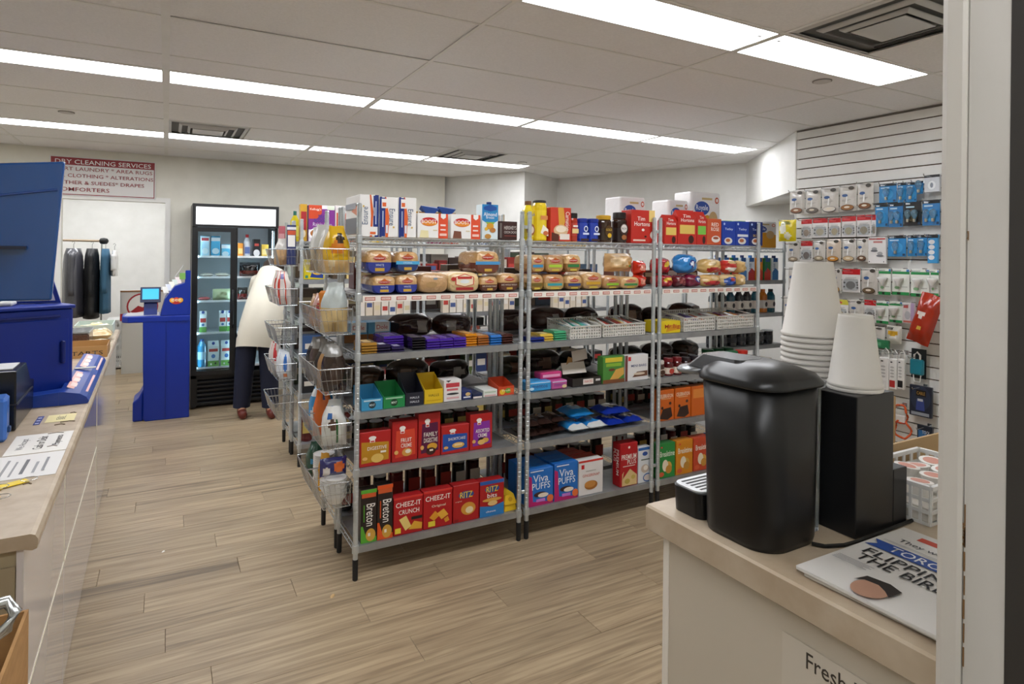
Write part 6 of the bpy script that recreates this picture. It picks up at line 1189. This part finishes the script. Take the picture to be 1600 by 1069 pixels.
bag('brown red sauce pouch in the top far basket of the second rack', b2+.02, 5.3, fl(0), .1, .2, .06, '9a3a24', [(.5, .5, .5, .4, 'd8a05a')], -.3, 0, 541, 'food bag', 'food_bag')
for i in range(4): bag('%s red and white striped bag in the second rack basket' % ORD[i], b2-.02+.015*(i % 2), 4.95+.09*i, fl(1), .13, .25, .07, [(0, 1.1, 'e0d6d0')], [(.28, .5, .16, 1.2, 'c03a2a'), (.72, .5, .14, 1.2, 'c84a34'), (.5, .85, .3, .2, '6a6a9a')], -.35, .1, 545+i, 'snack bag')
for i in range(2): bag('%s red and white packet in the fourth second-rack basket' % ('left', 'right')[i], b2-.02, 5.2+.1*i, fl(3), .12, .24, .06, [(0, 1.1, 'dcd2cc')], [(.4, .7, .3, .6, 'c8343a')], -.4, .1, 550+i)
for i in range(3): bag('%s blue and white water pouch in the fourth second-rack basket' % ORD[i], b2-.0, 4.94+.085*i, fl(3), .1, .2, .06, [(0, 1.1, 'd6dce2')], [(.5, .6, .4, .6, '3a72c0'), (.5, .15, .3, .2, 'd87a4a')], -.3, .05, 553+i)

# ================================================================ PACKS HANGING ON THE SLAT WALL
PEG = B().tube([(0, .105, 0), (0, .0, 0), (0, -.05, .0), (0, -.058, .012)], .0028, 6).mesh('peg')
PLATE = cbox(.03, .006, .03, .002)
RWN = {}
RNAME = ('top', 'second', 'third', 'fourth', 'fifth', 'sixth', 'seventh', 'lowest')
def hang(row, yz, fn, desc, cat, x=4.33, peg=True):
    """one pack on its peg; faces the room (-X)"""
    y, w_, z, h_ = yz; n = RWN.get(row, 0); RWN[row] = n+1
    lab = '%s, %s in the %s slat wall row' % (desc, ORD[n], RNAME[row])
    o = fn(w_*.97, h_, (x, y, z), lab, cat)
    if peg:
        q = empty('peg_hook', '%s chrome peg hook in the %s row of the slat wall' % (ORD[n], RNAME[row]), 'peg hook', (x-.02, y, z+h_-.012), -math.pi/2, 'peg hooks on the slat wall')
        obj('prong', PEG, CHR, q, (0, -.03, 0)); obj('wall_plate', PLATE, CHR, q, (0, .072, -.012))
    return o
HR = (0, 0, -math.pi/2)
def greybag(win, card='cfcac2', head='4a463f'):
    def f(w_, h_, loc, lab, cat):
        o = pouch('hanging_pouch', lab, cat, loc, w_, h_, .022, [(0, 1.1, card)], [], HR, 'grey pouches on the slat wall', int(loc[1]*977), .25)
        decals(o, [El(.5, .14, .8, .24, '2a1c14'), El(.5, .15, .74, .2, win), El(.48, .16, .34, .08, 'e6dac4'), El(.36, .62, .34, .12, '3a5f98'), R(.2, .44, .7, .46, '9a968e'), R(.2, .4, .6, .415, '9a968e'), El(.74, .9, .34, .14, head), P([(.4, .3), (.46, .58), (.52, .58), (.5, .3)], 'efefec')], w_, h_, -.012)
        return o
    return f
def redcard(cc='d8c49a', top='c0161e'):
    def f(w_, h_, loc, lab, cat):
        o = obj('hanging_card', cbox(w_, .004, h_, .001), M('e9e6e4', .4), None, loc, HR); tag(o, lab, cat, 'red-topped cards on the slat wall')
        decals(o, [R(0, .76, 1, 1, top), R(.1, .82, .6, .9, 'd8484c'), El(.5, .3, .52, .34, cc), El(.16, .4, .12, .08, '3a3028'), El(.84, .42, .12, .08, '3a3028'), El(.14, .22, .12, .08, '3a3028'), El(.86, .2, .12, .08, '4a4038'), El(.86, .32, .1, .07, '4a4038'), R(.2, .62, .8, .64, 'a8a4a0'), R(.2, .57, .7, .585, 'a8a4a0')], w_, h_, -.002)
        B().loft([rr3(-.006, -w_*.4, w_*.4, -h_*.24, h_*.24, .01), rr3(.006, -w_*.36, w_*.36, -h_*.2, h_*.2, .01)]).obj('clear_blister', M('eef2f4', .05, tr=.9), o, (0, -.011, h_*.33), (math.pi/2, 0, 0))
        return o
    return f
def blue(kind=0):
    def f(w_, h_, loc, lab, cat):
        c = ('2a86c4', '2f7ab8', '141414')[min(kind, 2)] if kind != 3 else '2a8ac8'
        o = obj('bulb_pack', cbox(w_, .004, h_, .001), M(c, .35), None, loc, HR); tag(o, lab, cat, 'light bulb packs on the slat wall')
        decals(o, [R(0, .86, 1, 1, '15181c'), R(.08, .88, .34, .96, 'd8dce0'), R(.1, .74, .6, .8, 'bfe0f2'), El(.5, .42, .66, .5, '4aa4dc' if kind != 2 else '5a4c34'), R(.82, .04, .96, .14, '1c3a5a')], w_, h_, -.002)
        for s in ((-.2, .2) if kind in (1, 2) else (0,)):
            bl = B().lathe([(.008, 0), (.009, .014), (.011, .018), (.019, .036), (.021, .05), (.015, .064), (.004, .07)], 12).obj('bulb', M('a8cfe4', .06, tr=.75), o, (s*w_, -.022, h_*.22), smooth=True)
            obj('bulb_cap', B().lathe([(.0085, -.012), (.0092, .0), (.0088, .008)], 10).mesh('bulb_cap'), M('b8b4a4', .3, m=.8), bl)
        return o
    return f
def green(w_, h_, loc, lab, cat):
    o = obj('bulb_pack', cbox(w_, .004, h_, .001), M('e4e6de', .4), None, loc, HR); tag(o, lab, cat, 'green bulb cards on the slat wall')
    decals(o, [R(0, .8, 1, .9, '2a8a4a'), R(.82, .9, .98, .98, '3a7ac0'), R(0, 0, 1, .12, '2a8a4a'), R(.3, .02, .5, .1, '15231a'), El(.3, .28, .3, .12, '8ab88a'), R(.55, .3, .9, .33, 'b8bab2')], w_, h_, -.002)
    bl = B().lathe([(.01, 0), (.011, .016), (.02, .03), (.032, .052), (.03, .058), (.01, .06)], 14).obj('bulb', M('e9e9e6', .2), o, (.0, -.034, h_*.34), smooth=True)
    return o
def plain(c, ds, name='hanging_pack', grp=None):
    def f(w_, h_, loc, lab, cat):
        o = obj(name, cbox(w_, .02, h_, .003), M(c, .35), None, loc, HR); tag(o, lab, cat, grp); decals(o, ds, w_, h_, -.01); return o
    return f
GB, RC, BLB = 'grey pouch with a blue oval', 'red-topped white card', 'blue light bulb pack'
for a, wn, d in (((3.207,0.136,1.956,0.181), '8a5a3a', 'brown'), ((3.07,0.133,1.951,0.182), '6a6258', 'grey'), ((2.929,0.139,1.951,0.186), 'e0d8cc', 'white'), ((2.788,0.132,1.955,0.185), '9a6424', 'amber'), ((2.66,0.119,1.959,0.19), '7a4a1c', 'umber')): hang(0, a, greybag(wn), GB+' and %s window' % d, 'hanging pouch')
for a, k in (((2.504,0.122,1.999,0.132), 0), ((2.409,0.059,1.995,0.133), 0), ((2.346,0.063,1.994,0.131), 0), ((2.294,0.038,2.043,0.084), 0)): hang(0, a, blue(k), BLB, 'bulb pack')
hang(0, (2.218,0.097,2.048,0.112), plain('cfd4da', [R(0, .85, 1, 1, '2a2c30'), El(.5, .4, .5, .5, 'e9eef2'), El(.5, .4, .2, .3, '8a94a0')]), 'pale grey fixture pack', 'hanging pack')
hang(1, (3.256,0.162,1.741,0.168), lambda w_, h_, loc, lab, cat: pouch('cleaning_pouch', lab, cat, loc, w_, h_, .04, [(0, 1.1, 'dcc814')], [(.3, .6, .4, .5, 'ecebd8'), (.6, .25, .4, .3, 'e2dcc0'), (.5, .85, .5, .15, '7a7a2a')], HR, seed=600), 'bright yellow cleaning pouch', 'hanging pouch', x=4.28)
for a, c in (((3.122,0.094,1.762,0.148), 'c8a88a'), ((3.006,0.127,1.767,0.146), 'd6c29a'), ((2.889,0.097,1.768,0.142), 'd8bc84'), ((2.78,0.111,1.768,0.149), 'd6c490'), ((2.667,0.107,1.768,0.154), 'b09a70'), ((2.597,0.028,1.77,0.148), 'b09a70')): hang(1, a, redcard(c), RC+' and a round pad', 'hanging card')
for a, k, d in (((2.547,0.093,1.834,0.16), 0, BLB), ((2.451,0.096,1.829,0.165), 1, BLB+' with two bulbs'), ((2.341,0.111,1.836,0.161), 2, 'black candle bulb pack'), ((2.227,0.109,1.833,0.166), 1, 'wide blue bulb pack')): hang(1, a, blue(k), d, 'bulb pack', x=4.335)
for a, f, d in (((3.232,0.109,1.579,0.152), greybag('9a8a74'), GB), ((3.119,0.104,1.584,0.158), redcard('6a4a3a'), RC), ((3.01,0.098,1.588,0.155), greybag('a89a80'), GB+' and pale window'), ((2.896,0.119,1.583,0.171), greybag('c8862a', 'd2c2b0'), GB+' and orange window'), ((2.776,0.109,1.587,0.167), greybag('ceb48c'), GB+' and cream window'), ((2.677,0.084,1.591,0.164), greybag('6a4a34'), GB+' and dark window')): hang(2, a, f, d, 'hanging pouch')
hang(2, (2.569,0.129,1.577,0.187), plain('e2e0de', [R(0, .9, 1, 1, 'd8d4d0'), R(.05, .9, .95, .95, 'c23a36'), R(.3, .78, .8, .84, 'c87a74'), El(.36, .55, .3, .14, '9a9c9e'), El(.36, .48, .4, .08, '6a6c70'), El(.68, .38, .3, .14, '9a9c9e'), El(.68, .3, .4, .08, '6a6c70'), El(.1, .08, .06, .04, '3a3a3c'), El(.9, .08, .06, .04, '3a3a3c')]), 'white card with two grey reflector bulbs', 'bulb card')
for a, k in (((2.438,0.123,1.629,0.143), 0), ((2.338,0.063,1.632,0.14), 0), ((2.275,0.06,1.635,0.138), 0)): hang(2, a, blue(k), BLB, 'bulb pack')
hang(2, (2.208,0.065,1.588,0.186), plain('3a92cc', [R(0, .88, 1, 1, '16181c')]+[El(.4, .74-.18*q, .6, .16, 'e2e4e6') for q in range(4)]), 'blue pack of four small white bulbs', 'bulb pack')
for a, f, d in (((3.231,0.095,1.337,0.197), greybag('7a5a40'), GB), ((3.11,0.14,1.342,0.192), greybag('8a8478'), GB), ((2.969,0.133,1.347,0.188), greybag('8a8478'), GB), ((2.864,0.066,1.356,0.179), greybag('b08a50'), GB), ((2.759,0.14,1.369,0.167), redcard('7a706a'), RC+' and a grey pad'), ((2.623,0.119,1.361,0.185), greybag('6a5840'), GB+' and olive window')): hang(3, a, f, d, 'hanging pouch')
for a in ((2.517,0.085,1.365,0.181), (2.41,0.117,1.37,0.176), (2.287,0.119,1.366,0.181), (2.198,0.05,1.374,0.173)): hang(3, a, green, 'white and green reflector bulb card', 'bulb card')
for a, f, d in (((3.261,0.122,1.117,0.188), greybag('7a6e58'), GB), ((3.12,0.148,1.128,0.169), greybag('7a6e58'), GB), ((2.972,0.136,1.14,0.164), greybag('8a7a5a'), GB), ((2.837,0.124,1.155,0.155), redcard('d8c498', 'd8cc4a'), 'yellow-topped white card'), ((2.716,0.109,1.16,0.156), greybag('8a949a'), GB), ((2.617,0.084,1.168,0.153), redcard('5a4a42'), RC)): hang(4, a, f, d, 'hanging pouch')
for a in ((2.53,0.086,1.166,0.155), (2.439,0.086,1.182,0.143)): hang(4, a, green, 'white and green bulb card', 'bulb card')
hang(4, (2.355,0.078,1.184,0.137), plain('e0d8d8', [R(.7, 0, 1, 1, 'b8a0c0'), R(.1, .75, .5, .9, 'c05a58'), El(.45, .4, .5, .4, 'b8b8bc'), R(.1, .05, .9, .14, 'c86a58')]), 'white and pink bulb carton', 'bulb carton')
o = pouch('crisp_bag', 'large shiny red crisp bag hanging askew at the right of the slat wall', 'crisp bag', (4.24, 2.24, 1.07), .14, .33, .09, [(0, 1.1, 'a82c14')], [(.4, .6, .3, .14, 'e8dcd4'), (.5, .3, .3, .06, 'e0b84a')], (0, 0, -math.pi/2), seed=620)
o.matrix_world = Matrix.Translation((4.24, 2.255, 1.075)) @ Matrix.Rotation(-math.pi/2, 4, 'Z') @ Matrix.Rotation(.3, 4, 'Y')
q = empty('peg_hook', 'chrome peg hook holding the red crisp bag', 'peg hook', (4.26, 2.155, 1.372), -math.pi/2, 'peg hooks on the slat wall'); obj('prong', PEG, CHR, q, (0, .03, 0)); obj('wall_plate', PLATE, CHR, q, (0, .13, -.012))
hang(5, (2.577,0.135,1.037,0.103), greybag('8a949a'), GB, 'hanging pouch'); 
hang(5, (2.45,0.103,1.037,0.122), lambda w_, h_, loc, lab, cat: pouch('string_pack', lab, cat, loc, w_, h_, .04, [(0, 1.1, 'c9c6ba')], [(.5, .6, .7, .3, 'd8a82a'), (.5, .35, .6, .2, 'e9e6dc'), (.3, .85, .4, .2, '3a3a2a')], HR, seed=630), 'clear pack of white string with a yellow card', 'string pack')
hang(5, (2.534,0.132,0.998,0.057), plain('2f7a50', [R(.1, .3, .6, .7, '5aa078')]), 'dark green flat pack', 'hanging pack', peg=False, x=4.31)
# power bars
def power(c2):
    def f(w_, h_, loc, lab, cat):
        o = empty('power_bar', lab, cat, loc, -math.pi/2, 'white power bars on the slat wall')
        obj('housing', cbox(w_, .035, h_*.82, .008), M('e4e2de', .35), o)
        decals(o, [R(.15, .08, .85, .3, c2), R(.25, .86, .5, .9, '2a2a2c')]+[El(.5, .42+.1*q, .5, .06, 'b8b6b2') for q in range(4)], w_, h_*.82, -.0175)
        B().tube([(-w_*.2, 0, h_*.8), (-w_*.25, 0, h_*.95), (w_*.1, 0, h_*1.04), (w_*.4, .0, h_*.96), (w_*.45, .0, h_*.7), (w_*.3, .01, h_*.3)], .005, 6).obj('cord', M('dedcd6', .4), o, smooth=True)
        return o
    return f
for a, c in (((2.569,0.067,0.708,0.259), 'c9c7c4'), ((2.494,0.067,0.716,0.277), 'dcdad6'), ((2.433,0.053,0.732,0.256), 'b8302c'), ((2.381,0.047,0.741,0.253), '1c1c1e')): hang(6, a, power(c), 'white power bar', 'power bar', x=4.30)
hang(6, (2.3,0.096,0.797,0.185), lambda w_, h_, loc, lab, cat: (lambda o: (obj('card', cbox(w_, .003, h_*1.05, .001), M('1c2226', .4), o, (0, .02, .03)), obj('lock_body', cbox(w_*.9, .03, h_*.55, .008), M('1f7f92', .3), o, (0, 0, h_*.3)), B().tube([(-w_*.2, 0, h_*.84), (-w_*.2, 0, h_*1.0), (0, 0, h_*1.1), (w_*.2, 0, h_*1.0), (w_*.2, 0, h_*.84)], .006, 8).obj('shackle', M('d8d6d0', .3), o), B().tube([(-w_*.25, 0, h_*.3), (-w_*.2, 0, h_*.05), (w_*.2, 0, h_*.05), (w_*.25, 0, h_*.3)], .004, 6).obj('loop', M('e4e2dc', .4), o), o)[-1])(empty('padlock_pack', lab, cat, loc, -math.pi/2)), 'teal padlock pack', 'padlock')
hang(7, (2.272,0.143,0.584,0.201), plain('1f2634', [El(.5, .6, .9, .8, '2a3448'), R(.3, .66, .75, .86, '18140f'), T('CABLE', .52, .76, .36, .1, 'c89a4a'), P([(.3, .2), (.7, .2), (.66, .55), (.34, .55)], '3a4a8a'), R(.38, .5, .62, .58, 'c8c8cc'), R(.1, .04, .9, .14, '9aa0a8')]), 'dark blue cable blister pack', 'cable pack')
hang(7, (2.394,0.116,0.412,0.228), lambda w_, h_, loc, lab, cat: (lambda o: (B().tube([(w_*.42*math.sin(t*6.283/24)*(1 if t < 24 else 1), .012*math.sin(t), h_*.72+h_*.26*math.cos(t*6.283/24)) for t in range(25)], .007, 7).obj('cord_loop', M('d8561c', .4), o, smooth=True), B().tube([(w_*.45*math.sin(t*6.283/24)+w_*.15, .014*math.cos(t), h_*.28+h_*.27*math.cos(t*6.283/24)) for t in range(25)], .007, 7).obj('cord_loop', M('d8561c', .4), o, smooth=True), obj('sleeve_card', cbox(w_*.85, .03, h_*.22, .004), M('e2dcd6', .4), o, (-.01, 0, h_*.46)), obj('card_stripe', cbox(w_*.86, .031, h_*.05, .002), M('c0483a', .4), o, (-.01, 0, h_*.45)), o)[-1])(empty('extension_cord', lab, cat, loc, -math.pi/2)), 'coiled orange extension cord', 'cord', x=4.31)
hang(7, (2.244,0.098,0.423,0.108), plain('1c2430', [R(.1, .2, .6, .7, '2f6aa0'), T('TOOL', .6, .6, .5, .2, 'd6d8dc')]), 'black and blue hardware pack', 'hardware pack')
hang(7, (2.522,0.114,0.447,0.19), plain('c9a45a', [El(.5, .4, .6, .4, 'e2c88a')]), 'tan string pack beside the orange cord', 'string pack')

# ================================================================ CRUMBS ON THE FLOOR
for (x, y, r_, c, lb) in ((0, 3.82, .012, 'ece8e0', 'tiny white paper scrap on the floor in the aisle'), (0.698, 2.965, .02, 'c8a878', 'tiny tan crumb on the floor before the front rack')):
    b = B(); b.lathe([(r_, 0), (r_*.8, .003), (r_*.3, .004)], 7); o = b.obj('paper_scrap', M(c, .8), None, (x, y, .0002), (0, 0, 1)); o.scale = (1, .5, 1); tag(o, lb, 'scrap')
